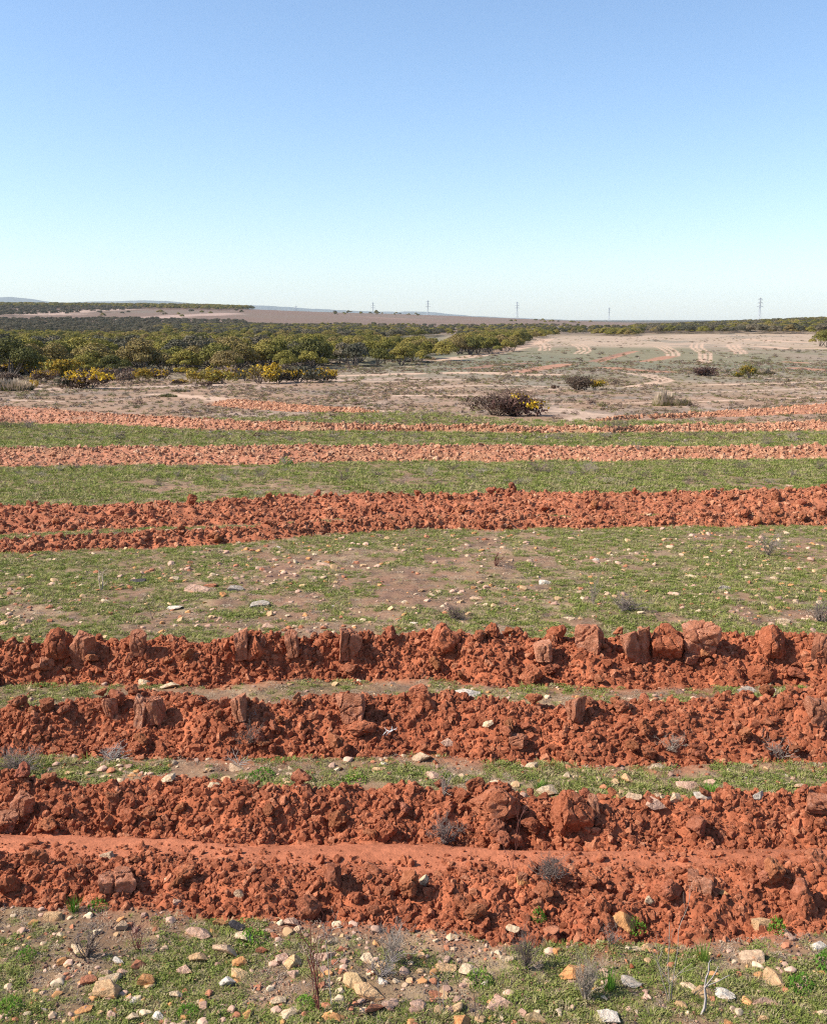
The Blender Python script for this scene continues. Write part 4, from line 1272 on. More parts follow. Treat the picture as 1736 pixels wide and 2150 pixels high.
# ------------------------------------------------------------------ dry twiggy plants
def twig_plant(u, v, w, h, mat, lab, n0, lv, r, seed, lean=.5, kink=.18, leafy=0, name='dry_shrub', cat='dry plant', group='dry twiggy plants', fn=None):
    p, dep = base_spot(u, v, fn)
    W, Hh = w / FP * dep, h / FP * dep
    rg = np.random.default_rng(seed)
    mb = twig_tree(rg, 1.0, lv, n0, lean, r, kink)
    V = np.concatenate(mb.V); ext = np.percentile(V, 98, 0) - np.percentile(V, 2, 0)
    sc = np.array([W / ext[0], W / max(ext[1], .3), 1.2 * Hh / np.percentile(V[:, 2], 97)])
    mb.V = [q * sc for q in mb.V]
    o = link(name, mb.mesh(name, M[mat]), None, p)
    return tag(o, lab, cat, group)
DR = [(672, 2122, 120, 255, 'redstem', 'tall bare red-stemmed plant rising in front of the low soil ridge', 4, 2, .0036, 1, .32, .08),
 (700, 2118, 90, 210, 'greystem', 'pale grey bent dead branch standing beside the red-stemmed plant', 1, 2, .006, 2, .5, .12),
 (1408, 2105, 110, 190, 'dry', 'thin dark branching dead plant near the broken long stone', 3, 2, .005, 3, .4, .12),
 (1105, 2035, 56, 74, 'dry', 'dense dry grey bush with upright twigs beside a cream stone', 16, 3, .012, 4, .6, .2),
 (1228, 2100, 60, 80, 'dry', 'dense dry grey bush with upright twigs beside the tall bright tuft', 16, 3, .012, 5, .5, .2),
 (822, 2020, 66, 76, 'dry', 'tangled dry brown bush near the slanting cream stone', 12, 3, .010, 6, .7, .25),
 (800, 2050, 70, 40, 'greystem', 'low tangle of pale dead twigs below the brown bush', 10, 2, .012, 7, 1.6, .25),
 (1155, 1850, 74, 44, 'dry', 'grey brush clump lying at the edge of the dirt track', 16, 3, .014, 8, .9, .3),
 (935, 1772, 80, 44, 'dry', 'dark tangled brush clump on the ridge behind the track', 14, 3, .014, 9, .9, .3),
 (1075, 1825, 70, 110, 'redstem', 'thin upright dead stem standing on the dirt track', 2, 2, .006, 10, .4, .12),
 (1280, 1985, 40, 40, 'dry', 'small dry tuft of twigs above the small smooth orange stone', 6, 2, .012, 11, .7, .2),
 (180, 2010, 60, 60, 'dry', 'dead dark grey sticks lying over herbs', 6, 2, .02, 12, 1.2, .1),
 (290, 1995, 60, 60, 'redstem', 'thin reddish dead stems in herbs behind the dead sticks', 4, 2, .008, 13, .8, .12),
 (930, 2130, 50, 90, 'greystem', 'thin grey dead stem near the pale orange stone', 2, 2, .008, 14, .5, .15),
 (1000, 2145, 60, 80, 'dry', 'thin dark dead stem by the long flat pink stone', 2, 2, .008, 15, .5, .15),
 (1470, 2135, 70, 80, 'greystem', 'bare curved grey stick below the broken long stone', 1, 1, .012, 16, .9, .15),
 (40, 1620, 110, 44, 'dry', 'dry grey tangle at the foot of the ridge near the track end', 14, 3, .012, 17, 1.1, .3),
 (235, 1597, 60, 24, 'greystem', 'pale dead twigs heaped at the ridge foot', 10, 2, .016, 18, 1.3, .3),
 (525, 1560, 60, 40, 'dry', 'dark dry brush on the slope before the grass strip', 12, 3, .012, 19, .8, .25),
 (808, 1546, 28, 18, 'whitestem', 'bleached white bent twig under the large pale clod', 2, 1, .022, 20, .8, .3),
 (500, 1605, 60, 18, 'greystem', 'thin fallen pale twigs in the grass strip', 5, 1, .014, 21, 2.0, .15),
 (932, 1670, 30, 46, 'dry', 'thin dry stalks beside the cream and pink stone', 6, 1, .010, 22, .3, .1),
 (540, 1505, 26, 20, 'greystem', 'pale twig sticking from the ridge beside the single slab', 2, 1, .02, 23, 1.0, .15),
 (1400, 1575, 60, 30, 'dry', 'dark dry brush low on the slope at the grass strip', 10, 3, .013, 24, 1.0, .3),
 (1635, 1595, 60, 36, 'dry', 'dry stalks at the ridge foot near the yellow stone', 8, 2, .012, 25, .8, .2),
 (212, 1240, 20, 40, 'dry', 'lone dark dead stem on the stony flat', 2, 1, .012, 26, .3, .12),
 (95, 1265, 14, 28, 'dry', 'short dead stem on the stony flat', 2, 1, .014, 27, .3, .12),
 (320, 1300, 40, 50, 'dry', 'leaning thin dead twig on the stony flat', 2, 1, .010, 28, .8, .12),
 (1040, 1188, 26, 30, 'redstem', 'small reddish dead twig on the stony flat', 4, 2, .014, 29, .5, .2),
 (1313, 1282, 70, 28, 'dry', 'low grey dry bush on the stony flat', 16, 3, .014, 30, 1.0, .3),
 (955, 1300, 56, 24, 'dry', 'low grey dry bush behind the clod ridge', 16, 3, .014, 31, 1.0, .3),
 (1245, 1270, 30, 60, 'dry', 'thin pale dry stalks on the stony flat', 6, 2, .008, 32, .3, .15),
 (1610, 1165, 60, 40, 'dry', 'sparse grey dry bush at the far edge of the stony flat', 8, 3, .008, 33, .7, .2),
 (1720, 1305, 50, 40, 'dry', 'grey dry bush behind the clod ridge end', 16, 3, .012, 34, .8, .25)]
for d in DR:
    u, v, w, h, mat, lab, n0, lv, r, seed, lean, kink = d
    n0 = int(n0 * 1.6 + .5) if n0 > 3 else n0; r *= 1.35
    twig_plant(u, v, w, h, mat, lab, n0, lv, r, 1000 + seed, lean, kink)
# dry shrubs in the bands further off share a few shapes
DSH = []
for k in range(5):
    rg = np.random.default_rng(1100 + k)
    mb = twig_tree(rg, 1.0, 3, 12, .75, .012, .22)
    V = np.concatenate(mb.V); ext = np.percentile(V, 97, 0) - np.percentile(V, 3, 0); sc = np.array([1 / ext[0], 1 / ext[1], 1 / V[:, 2].max()])
    mb.V = [q * sc for q in mb.V]; DSH.append(mb.mesh('dry_shrub_shape_%d' % k, M['dry']))
def dry_px(L, lab, group):
    for u, v, w, h in L:
        p, dep = base_spot(u, v)
        put('dry_shrub', DSH[RNG.integers(0, 5)], p, w / FP * dep, w / FP * dep * .8, h / FP * dep, RNG.uniform(0, 6.3), label=lab, cat='dry shrub', group=group)
dry_px([(597, 978, 40, 26), (545, 1000, 40, 20), (660, 985, 30, 22), (160, 985, 30, 18), (125, 990, 26, 20), (210, 985, 26, 16), (720, 1010, 40, 30), (790, 1000, 30, 26), (845, 1020, 30, 20), (990, 1005, 30, 22), (900, 1000, 34, 30), (470, 1010, 30, 24),
        (1350, 1003, 30, 22), (1480, 1000, 26, 18), (1560, 985, 30, 22), (1660, 1000, 24, 26), (1720, 985, 30, 24), (1270, 1015, 30, 20), (75, 975, 26, 14), (545, 1040, 34, 20), (390, 985, 26, 16), (1080, 1020, 28, 20)],
       'small grey dry shrub in the bright grass band', 'dry shrubs in the bright grass band')
dry_px([(1130, 992, 62, 36)], 'wide bushy grey-brown dry shrub leaning over the pinkish furrow', 'dry shrubs that stand out')
dry_px([(1195, 998, 30, 26)], 'dark small dry shrub beside the wide bushy grey-brown one', 'dry shrubs that stand out')
dry_px([(1232, 992, 32, 34)], 'upright brown dry shrub past the wide bushy grey-brown one', 'dry shrubs that stand out')
dry_px([(1338, 945, 24, 28)], 'dark red-brown twiggy shrub on the pinkish furrow', 'dry shrubs that stand out')
dry_px([(1405, 928, 40, 14)], 'low purple-grey mound shrub just behind the pinkish furrow', 'dry shrubs that stand out')
dry_px([(1610, 935, 30, 24), (1500, 920, 26, 12), (1270, 918, 30, 16), (1290, 903, 60, 26), (700, 918, 30, 14), (870, 920, 30, 16), (330, 928, 24, 12), (250, 915, 20, 12), (560, 917, 30, 16), (1010, 925, 24, 12), (1660, 918, 26, 14), (1180, 925, 26, 12), (180, 912, 20, 12), (95, 920, 24, 12), (440, 920, 24, 12), (610, 925, 22, 12), (760, 925, 22, 12), (1460, 915, 22, 12)],
       'small dry shrub in the grass behind the pinkish furrow', 'dry shrubs behind the pinkish furrow')
u_ = RNG.uniform(0, 1736, 34)
dry_px([(a, RNG.uniform(985, 1022), RNG.uniform(16, 30), RNG.uniform(10, 20)) for a in u_], 'small grey dry shrub in the bright grass band', 'dry shrubs in the bright grass band')
dry_px([(a, RNG.uniform(913, 930), RNG.uniform(12, 24), RNG.uniform(7, 13)) for a in RNG.uniform(0, 1736, 34)], 'small dry shrub in the grass behind the pinkish furrow', 'dry shrubs behind the pinkish furrow')
dry_px([(18, 900, 60, 34), (62, 900, 50, 28)], 'broad grey dry shrub on the curved pale furrow', 'broad dry shrubs on the curved furrow')

# ------------------------------------------------------------------ trees
def crown_mesh(nm, seed, h, r, mat, lobes=9, per=120, ls=.2, lowz=.3):
    rg = np.random.default_rng(seed); C = []; cen = []; NN = []
    for i in range(lobes):
        a = rg.uniform(0, 6.28); q = r * .78 * math.sqrt(rg.random())
        zc = h * (lowz + (1 - lowz) * .74 * (1 - 1.0 * (q / r) ** 2) * rg.uniform(.65, 1.0) + .09)
        rr = r * rg.uniform(.32, .5)
        c = np.array([q * math.cos(a), q * math.sin(a), zc]); cen.append((c, rr))
        d = rg.normal(0, 1, (per, 3)); d /= np.linalg.norm(d, axis=1)[:, None]
        d[:, 2] = np.where(d[:, 2] < -.3, -d[:, 2] * .6, d[:, 2]); NN.append(d * np.array([.8, .8, 1.3]))
        C.append(c + d * rr * np.array([1, 1, .62]) * (rg.uniform(.75, 1.06, per) ** .5)[:, None])
    V, Q = leaves(rg, np.concatenate(C), ls, .45, 1.0, np.concatenate(NN), .5)
    V[:, 2] *= h / V[:, 2].max()
    return mesh_np(nm, V, Q, mat), cen

def trunk_mesh(nm, seed, cen, h, mat):
    rg = np.random.default_rng(seed); mb = MB()
    for c, rr in cen[:6]:
        b = np.array([rg.normal(0, .12), rg.normal(0, .12), -.25]); m = b * .45 + c * .55; m[:2] += rg.normal(0, .15, 2); m[2] = c[2] * .45
        mb.add(*tube([b, m, c + np.array([0, 0, .1])], [.10, .07, .03], 5))
    return mb.mesh(nm, mat, True)

TREES = []
for k in range(8):
    h = 3.9; r = [2.9, 2.5, 3.2, 2.7, 2.3, 3.0, 2.6, 2.2][k]
    cm, cen = crown_mesh('mallee_crown_%d' % k, 1300 + k, h, r, M['leaf_olive'], 13, 360, .125, .02)
    TREES.append((cm, trunk_mesh('mallee_trunk_%d' % k, 1320 + k, cen, h, M['bark'])))
GTREES = []
for k in range(4):
    cm, cen = crown_mesh('grey_crown_%d' % k, 1340 + k, 4.0, 2.4, M['leaf_grey'], 11, 120, .17, .05)
    GTREES.append((cm, trunk_mesh('grey_trunk_%d' % k, 1350 + k, cen, 4.0, M['bark'])))

def in_poly(u, v, P):
    P = np.array(P, float); ins = np.zeros(u.shape, bool); j = len(P) - 1
    for i in range(len(P)):
        c = ((P[i, 1] > v) != (P[j, 1] > v)) & (u < (P[j, 0] - P[i, 0]) * (v - P[i, 1]) / (P[j, 1] - P[i, 1] + 1e-12) + P[i, 0])
        ins ^= c; j = i
    return ins

def fill_poly(P, step, ymin, ymax, jit=.45):
    """jittered grid of ground places whose base falls in a region of the picture"""
    hw = .62 * ymax
    gx, gy = np.meshgrid(np.arange(-hw, hw, step), np.arange(ymin, ymax, step))
    x = gx.ravel() + RNG.uniform(-jit, jit, gx.size) * step; y = gy.ravel() + RNG.uniform(-jit, jit, gx.size) * step
    z = z0(x, y); u, v, d = project(x, y, z)
    k = in_poly(u, v, P)
    return x[k], y[k], z[k]

def plant_tree(p, s, kinds, lab, group, small=False, hz=1.0):
    cm, tm = kinds[RNG.integers(0, len(kinds))]
    o = link('mallee_tree', None, None, p)
    o.scale = (s, s, s * hz); o.rotation_euler = (0, 0, RNG.uniform(0, 6.3))
    link('crown', cm, o); link('trunk', tm, o)
    return tag(o, lab, 'tree', group)

W1 = [(-160, 792), (0, 792), (200, 788), (350, 784), (560, 782), (700, 774), (850, 766), (945, 757), (905, 738), (700, 722), (300, 712), (-160, 708)]
x, y, z = fill_poly(W1, 4.4, 100, 460)
i = np.argsort(y); x, y, z = x[i], y[i], z[i]
edge_n = min(165, len(x))
for k in range(edge_n):
    far = k > edge_n * .5
    s = RNG.uniform(.55, 1.02) * (1.1 if x[k] < -13 else .86)
    if RNG.random() < .2:
        plant_tree((x[k], y[k], z[k]), s * 1.05, GTREES, 'dull grey-brown tree among the greener trees of the wood', 'grey-brown trees in the wood')
        continue
    plant_tree((x[k], y[k], z[k]), s, TREES, 'olive-green mallee tree in the inner rows of the wood' if far else 'olive-green mallee tree along the front edge of the wood behind the wattles',
               'mallee trees in the inner rows' if far else 'mallee trees along the wood edge', hz=RNG.uniform(.85, 1.1))
xr, yr, zr = x[edge_n:], y[edge_n:], z[edge_n:]
W2 = [(962, 748), (1030, 744), (1075, 739), (1105, 716), (1168, 706), (1150, 699), (1060, 703), (990, 712), (950, 730)]
x2, y2, z2 = fill_poly(W2, 5.0, 140, 480)
i = np.argsort(y2); x2, y2, z2 = x2[i], y2[i], z2[i]
n2 = min(60, len(x2))
for k in range(n2):
    plant_tree((x2[k], y2[k], z2[k]), RNG.uniform(.7, 1.05), TREES, 'dark green mallee tree in the spur of wood beside the pale field', 'mallee trees in the spur')
xr = np.concatenate([xr, x2[n2:]]); yr = np.concatenate([yr, y2[n2:]]); zr = np.concatenate([zr, z2[n2:]])
CROWNS = proto_collection('wood_kinds', [t[0] for t in TREES])
GCROWNS = proto_collection('grey_wood_kinds', [t[0] for t in GTREES])
if len(xr):
    scatter('woodland', CROWNS, np.stack([xr, yr, zr], 1), yaw(len(xr)), RNG.uniform(.6, .95, len(xr)), 'dense olive mallee wood receding behind the front rows', 'woodland')

def wood(P, step, ymin, ymax, lo, hi, coll, lab, keep=1.0, cat='woodland', name='woodland', patch=0):
    x, y, z = fill_poly(P, step, ymin, ymax)
    k = RNG.random(len(x)) < keep
    if patch: k &= fbm(x / patch, y / patch, 3, 123) > -.05
    x, y, z = x[k], y[k], z[k]
    s = RNG.uniform(lo, hi, len(x))
    return scatter(name, coll, np.stack([x, y, z - .1 * s], 1), yaw(len(x)), np.stack([s * 1.1, s * 1.1, s], 1), lab, cat)
MIXC = proto_collection('mixed_wood_kinds', [t[0] for t in TREES[:4]] + [t[0] for t in GTREES])
wood([(330, 707), (700, 716), (850, 712), (940, 706), (830, 694), (560, 688), (330, 692)], 5.5, 280, 760, .75, 1.1, MIXC, 'grey-green wood in the hollow behind the front mallee trees')
wood([(-200, 710), (330, 707), (560, 690), (500, 676), (280, 671), (-200, 674)], 8, 330, 1000, .6, .95, GCROWNS, 'grey-brown scrub filling the hollow before the brown hill')
wood([(560, 692), (900, 700), (950, 708), (1160, 702), (1160, 690), (1000, 684), (830, 680), (650, 684)], 8.5, 330, 1100, .55, .95, MIXC, 'patchy mid-distance scrub around the small clearing', .7, patch=45)
wood([(1150, 704), (1330, 702), (1330, 690), (1200, 684), (1050, 684)], 9, 400, 1200, .5, .9, MIXC, 'low scrub belt between the spur of wood and the forested rise', .75, patch=60)
wood([(1235, 703), (1330, 707), (1345, 702), (1290, 699)], 5, 300, 700, .7, 1.0, CROWNS, 'dark clump of scrub at the corner of the pale field')
wood([(1318, 700.5), (1500, 701), (1900, 701), (1900, 668), (1600, 672), (1450, 680), (1325, 690)], 5.2, 380, 820, .8, 1.15, MIXC, 'forested rise behind the pale field', .95)
wood([(-200, 646), (60, 648), (230, 648), (370, 649), (455, 651), (530, 650), (556, 641), (-200, 637)], 11, 1150, 1900, 1.1, 1.8, CROWNS, 'dark wood along the crest of the brown hill')
wood([(-200, 672), (80, 664), (220, 656), (300, 650), (270, 646), (-200, 647)], 14, 900, 1600, .9, 1.5, GCROWNS, 'grey wood on the slope of the brown hill', .8)
# single trees scattered on the far plain
for P, n, lab in [([(700, 664), (790, 661), (905, 665), (905, 660), (700, 655)], 26, 'dark tree in the sparse line along the far plain'),
                  ([(1060, 678), (1240, 682), (1240, 675), (1060, 672)], 12, 'dark tree on the flat far plain below the power pylons'),
                  ([(60, 668), (480, 670), (540, 655), (200, 655)], 14, 'lone dark tree on the brown hillside')]:
    u = RNG.uniform(min(p[0] for p in P), max(p[0] for p in P), 400); v = RNG.uniform(min(p[1] for p in P), max(p[1] for p in P), 400)
    k = np.where(in_poly(u, v, P))[0][:n]
    W_ = hit(u[k], v[k], z0)
    for p in W_:
        s = RNG.uniform(.8, 1.3)
        o = put('mallee_tree', GTREES[RNG.integers(0, 4)][0] if RNG.random() < .4 else TREES[RNG.integers(0, 8)][0], p, s * 1.1, s * 1.1, s, RNG.uniform(0, 6.3), label=lab, cat='tree', group=lab.replace('dark tree', 'trees').replace('lone trees', 'trees'))
for u, v, s, lab in [(1722, 727, 1.0, 'green rounded tree at the pale field margin'), (1737, 729, 1.1, 'grey-green tree behind the rounded one at the pale field margin'),
                     (880, 703, .8, 'small yellow-topped tree alone in the clearing'), (790, 660, 2.0, 'tallest tree standing above the line on the far plain')]:
    p = hit([u], [v], z0)[0]
    plant_tree(tuple(p), s, TREES, lab, 'trees that stand alone')

# ------------------------------------------------------------------ bushes
def bush(u, v, w, h, body, lab, flower=0.0, side=0.0, name='wattle_bush', cat='bush', group='bushes by the wood', dead=False, dense=1.0, fmat='leaf_yellow', lowclump=.35):
    p = hit([u], [v], z0)[0]; p[2] = float(ground(p[0], p[1])) - .03
    dep = p[1] * CP - (p[2] - H) * SP
    W, Hh = w / FP * dep, h / FP * dep
    rg = np.random.default_rng(int(u * 7 + v))
    root = link(name, None, None, p)
    ls = max(.035 * W, .9 / FP * dep)
    n = int(520 * dense)
    lob = [(rg.uniform(-.36, .36), rg.uniform(-.3, .3), rg.uniform(.28, .62), rg.uniform(.2, .34)) for _ in range(9)]
    C = []; top = []; NB = []; NT = []
    for a, b, c, r in lob:
        d = rg.normal(0, 1, (n // 5, 3)); d /= np.linalg.norm(d, axis=1)[:, None]
        q = np.array([a, b, c * (1 - .9 * a * a)]) + d * np.array([r * .8, r * .8, r * .95]) * (rg.uniform(.3, 1.05, len(d)) ** .6)[:, None]
        C.append(q); top.append(q[d[:, 2] > -.1]); NB.append(d); NT.append(d[d[:, 2] > -.1])
    C = np.concatenate(C); C[:, 2] = np.abs(C[:, 2]) * .98 + .02
    NB = np.concatenate(NB)[C[:, 2] < .98]; C = C[C[:, 2] < .98]
    V, Q = leaves(rg, C * np.array([W, W * .8, Hh]), ls, .3, 1.0, NB, .7)
    if dead: # twiggy body with few leaves
        mb = twig_tree(rg, 1.0, 3, int(22 * dense), .85, .012, .2)
        VV = np.concatenate(mb.V); ext = np.percentile(VV, 98, 0) - np.percentile(VV, 2, 0)
        sc = np.array([W / ext[0], W * .8 / ext[1], Hh / np.percentile(VV[:, 2], 99)])
        mb.V = [t * sc for t in mb.V]
        link('twigs', mb.mesh('twigs', M[body]), root)
        k = rg.random(len(Q)) < .45
        link('foliage', mesh_np('foliage', V, Q[k], M[body]), root)
    else:
        mb = twig_tree(rg, 1.0, 1, 9, .7, .014, .15)
        VV = np.concatenate(mb.V); ext = VV.max(0) - VV.min(0)
        mb.V = [t * np.array([W * .7 / ext[0], W * .6 / ext[1], Hh * .75 / VV[:, 2].max()]) for t in mb.V]
        link('stems', mb.mesh('stems', M['bark']), root)
        link('foliage', mesh_np('foliage', V, Q, M[body]), root)
    if flower:
        T = np.concatenate(top)
        nn = vnoise3(T * 4.2 + u, 5)
        NT = np.concatenate(NT)
        sel = ((nn > .5 - 1.2 * flower) & (T[:, 2] > lowclump * rg.uniform(.6, 1.2, len(T))) & (T[:, 0] * side > -.1 * abs(side) - (side == 0)))
        T = T[sel]; NT = np.concatenate([NT[sel]] * 2)
        T = np.concatenate([T + rg.normal(0, .025, T.shape) for _ in range(2)]) * 1.03
        if len(T):
            V, Q = leaves(rg, T * np.array([W, W * .8, Hh]), ls * .9, .6, 1.0, NT, .6)
            link('flowers', mesh_np('flowers', V, Q, M[fmat]), root)['kind'] = 'stuff'
    return tag(root, lab, cat, group)

for a in [
 (45, 786, 78, 26, 'leaf_brown', 'orange-flowered wattle bush behind the large pale tussock', .55),
 (137, 792, 76, 38, 'leaf_olive', 'tall dome-shaped wattle bush with orange-yellow top', .45),
 (93, 803, 44, 30, 'leaf_brown', 'smaller yellow wattle bush in front of the dome-shaped one', .5),
 (130, 816, 38, 36, 'leaf_grey', 'round grey leafless-looking bush before the bright yellow wattle', 0),
 (190, 816, 98, 42, 'leaf_brown', 'brightest yellow wattle bush, wide with a brown base', .62),
 (70, 814, 17, 20, 'leaf_yellow', 'little yellow bush at the end of the large pale tussock', .5),
 (222, 797, 46, 26, 'leaf_brown', 'dull orange wattle bush behind the brightest one', .4),
 (258, 804, 46, 28, 'leaf_brown', 'brown and yellow wattle bush beside the brightest one', .25),
 (297, 802, 34, 32, 'leaf_olive', 'narrow yellow wattle bush beside the brown and yellow one', .6),
 (333, 795, 52, 28, 'leaf_brown', 'brown wattle bush with a thin yellow crown', .3),
 (389, 783, 38, 14, 'leaf_olive', 'low orange-yellow bush tucked against the wood', .6),
 (412, 811, 44, 42, 'leaf_olive', 'golden olive wattle bush with a small dark shrub at its foot', .3),
 (432, 813, 20, 14, 'leaf_dkbrown', 'small dark shrub at the foot of the golden olive wattle', 0),
 (464, 806, 54, 36, 'leaf_olive', 'faded yellow-green wattle bush between two darker ones', .25),
 (487, 795, 54, 34, 'leaf_brown', 'brown-green wattle bush with yellow-tinted top', .25),
 (545, 805, 68, 46, 'leaf_olive', 'large orange-gold layered wattle bush', .5),
 (584, 804, 44, 28, 'leaf_brown', 'brown wattle bush in the shade of the large layered one', .1),
 (627, 803, 86, 40, 'leaf_grey', 'wide grey bush with a few yellow flowers on top', .2),
 (682, 801, 46, 34, 'leaf_brown', 'brown bush with a bright yellow top at the end of the wattle row', .5),
 (375, 807, 28, 13, 'leaf_brown', 'small low yellow bush on bare pale ground', .5)]:
    a = (a[0], a[1], a[2] * 1.3, a[3] * 1.12) + a[4:]
    bush(*a, group='wattle bushes along the wood edge')
for a in [(20, 800, 60, 24, 'leaf_brown', 'brown flowerless bush behind the large pale tussock'), (165, 803, 50, 30, 'leaf_grey', 'grey twiggy bush between the dome-shaped wattle and the brightest one'),
          (240, 796, 50, 30, 'leaf_brown', 'brown flowerless bush behind the dull orange wattle'), (315, 790, 40, 28, 'leaf_grey', 'grey twiggy bush beside the narrow yellow wattle'),
          (440, 800, 44, 28, 'leaf_brown', 'brown flowerless bush beside the golden olive wattle'), (515, 800, 50, 34, 'leaf_grey', 'grey-brown bush pressed against the large layered wattle'),
          (602, 797, 50, 30, 'leaf_brown', 'brown flowerless bush behind the wide grey one'), (655, 799, 46, 30, 'leaf_brown', 'dark brown bush between the wide grey one and the last yellow top'),
          (108, 797, 40, 26, 'leaf_dkbrown', 'dark brown bush in the gap before the dome-shaped wattle'), (276, 792, 40, 26, 'leaf_dkbrown', 'dark brown bush behind the brown and yellow wattle')]:
    bush(*a, group='brown bushes along the wood edge', name='brown_bush')
bush(1040, 872, 120, 52, 'leaf_brown', 'sprawling grey-brown dead branches beside the big isolated wattle', 0, name='dead_bush', group='isolated bushes', dead=True, dense=.8)
bush(1082, 873, 122, 66, 'leaf_dkbrown', 'big isolated dark bush with yellow flower clumps on top', .5, .5, group='isolated bushes', dead=True, dense=1.8, lowclump=.5)
bush(1212, 819, 66, 38, 'leaf_brown', 'purple-brown twiggy bush joined by a yellow one', 0, group='isolated bushes', dead=True, dense=1.5)
bush(1250, 818, 40, 26, 'leaf_olive', 'small bright yellow bush joined to a purple-brown one', .75, group='isolated bushes', lowclump=.1)
bush(1478, 789, 54, 24, 'leaf_dkbrown', 'dark reddish-brown twiggy bush alone on the dry field', 0, name='dead_bush', group='isolated bushes', dead=True, dense=1.6)
bush(1572, 794, 44, 38, 'leaf_olive', 'rounded yellow-green wattle tree alone on the dry field', .5, -.4, group='isolated bushes', lowclump=.2)
bush(1550, 793, 22, 16, 'leaf_olive', 'small olive bush touching the rounded yellow-green wattle', .3, group='isolated bushes')
bush(1158 + 7, 816, 18, 12, 'leaf_brown', 'tiny brown bush before the sprawling dead one', 0, group='isolated bushes')
bush(880, 712, 18, 9, 'leaf_dkbrown', 'dark low bush in the clearing of the wood', 0, group='isolated bushes')

def tussock(u, v, w, h, lab, pale=.6, group='pale tussock mounds'):
    p = hit([u], [v], z0)[0]; p[2] = float(ground(p[0], p[1])) - .02
    dep = p[1] * CP - (p[2] - H) * SP
    W, Hh = w / FP * dep, h / FP * dep
    rg = np.random.default_rng(int(u * 3 + v))
    root = link('tussock_mound', None, None, p)
    for nm, mat, n, hl, wd in (('leaves', 'spin_green', 900, .72, .02), ('seed_stems', 'spin_pale', int(1100 * pale), 1.0, .012)):
        a = rg.uniform(0, 6.28, n); q = np.sqrt(rg.random(n))
        base = np.stack([q * np.cos(a) * .42, q * np.sin(a) * .42, np.zeros(n)], 1)
        d = np.stack([np.cos(a) * q * .8, np.sin(a) * q * .8, 1.12 - .5 * q ** 3], 1) + rg.normal(0, .13, (n, 3))
        bump_ = .75 + .25 * vnoise(base[:, 0] * 6 + u, base[:, 1] * 6, 3)
        tip = base + d * (rg.uniform(.55, 1, n) * bump_ * hl)[:, None] * np.array([.16, .16, .9])
        st = base + (tip - base) * (0 if nm == 'leaves' else .35)
        sd = np.stack([-np.sin(a), np.cos(a), np.zeros(n)], 1) * wd
        V = np.stack([st - sd, st + sd, tip + sd * .5, tip - sd * .5], 1).reshape(-1, 3) * np.array([W, W * .8, Hh])
        link(nm, mesh_np(nm, V, np.arange(n * 4).reshape(n, 4), M[mat]), root)
    return tag(root, lab, 'tussock', group)
tussock(22, 820, 110, 30, 'large pale feathery tussock mound beside the yellow wattles', 1.0)
tussock(1392, 852, 50, 36, 'tall pale-topped tussock mound, taller of a joined pair', .8)
tussock(1428, 852, 52, 26, 'rounded olive tussock mound, lower of a joined pair', .45)
tussock(1608, 786, 46, 14, 'flat pale tussock behind the rounded wattle tree', 1.0)
tussock(1090, 770, 26, 8, 'small pale tussock alone on the grey-green field', 1.0)
tussock(352, 833, 46, 11, 'dark olive low tussock on the pale furrow', .1)
tussock(380, 822, 44, 10, 'pale green low tussock near the small yellow bush', .2)
tussock(783, 770, 22, 9, 'pale round tussock before the wood', 1.0)
tussock(755, 770, 14, 8, 'small pale round tussock before the wood', 1.0)
tussock(905, 755, 24, 8, 'pale tussock at the shaded wood edge', 1.0)
tussock(848, 773, 50, 5, 'long low straw tussock in front of the wood', 1.0)

# low growth on the dry paddock and fields, too much to count
SHRUBLETS = []
for k, mt in enumerate(['scrub', 'spin_green', 'leaf_brown', 'scrub', 'spin_green', 'dry']):
    rg = np.random.default_rng(1500 + k); d = rg.normal(0, 1, (60, 3)); d /= np.linalg.norm(d, axis=1)[:, None]; d[:, 2] = np.abs(d[:, 2])
    V, Q = leaves(rg, d * rg.uniform(.3, 1, (60, 1)) * np.array([1, 1, .7]), .17, .3)
    SHRUBLETS.append(mesh_np('shrublet_%d' % k, V, Q, M[mt]))
SHR = proto_collection('shrublet_kinds', SHRUBLETS)
x, y = area_pts(60000, 25, 165, .5, 2, 1.2)
P_ = fbm(x / 4, y / 14, 3, 150)
k = (relief(x, y)[1] < .2) & (RNG.random(len(x)) < .25 + .75 * (P_ > 0))
for Pt, w, col, soft in TRACKS:
    if Pt[:, 1].max() < 170:
        k &= (seg_dist(x, y, Pt) > w * .45) | (RNG.random(len(x)) < .12)
x, y = x[k], y[k]; s = (.04 + .0009 * y) * RNG.uniform(.5, 1.7, len(x)) ** 1.6
scatter('dry_groundcover', SHR, np.stack([x, y, ground(x, y) - .02], 1), yaw(len(x)), np.stack([s, s, s * .9], 1), 'low grey-brown dry growth over the paddock', 'ground cover')
x, y = area_pts(5200, 165, 430, .46, 5, 1.4)
u, v, d = project(x, y, z0(x, y))
k = (u > 960 + 0 * u) & ~in_poly(u, v, W2); x, y = x[k], y[k]
k = fbm(x / 9, y / 22, 3, 151) > .05
x, y = x[k], y[k]; s = .3 * RNG.uniform(.6, 2.0, len(x))
scatter('dry_groundcover', SHR, np.stack([x, y, ground(x, y) - .03], 1), yaw(len(x)), np.stack([s * 1.3, s, s * .7], 1), 'scattered low scrub over the pale far field', 'ground cover')

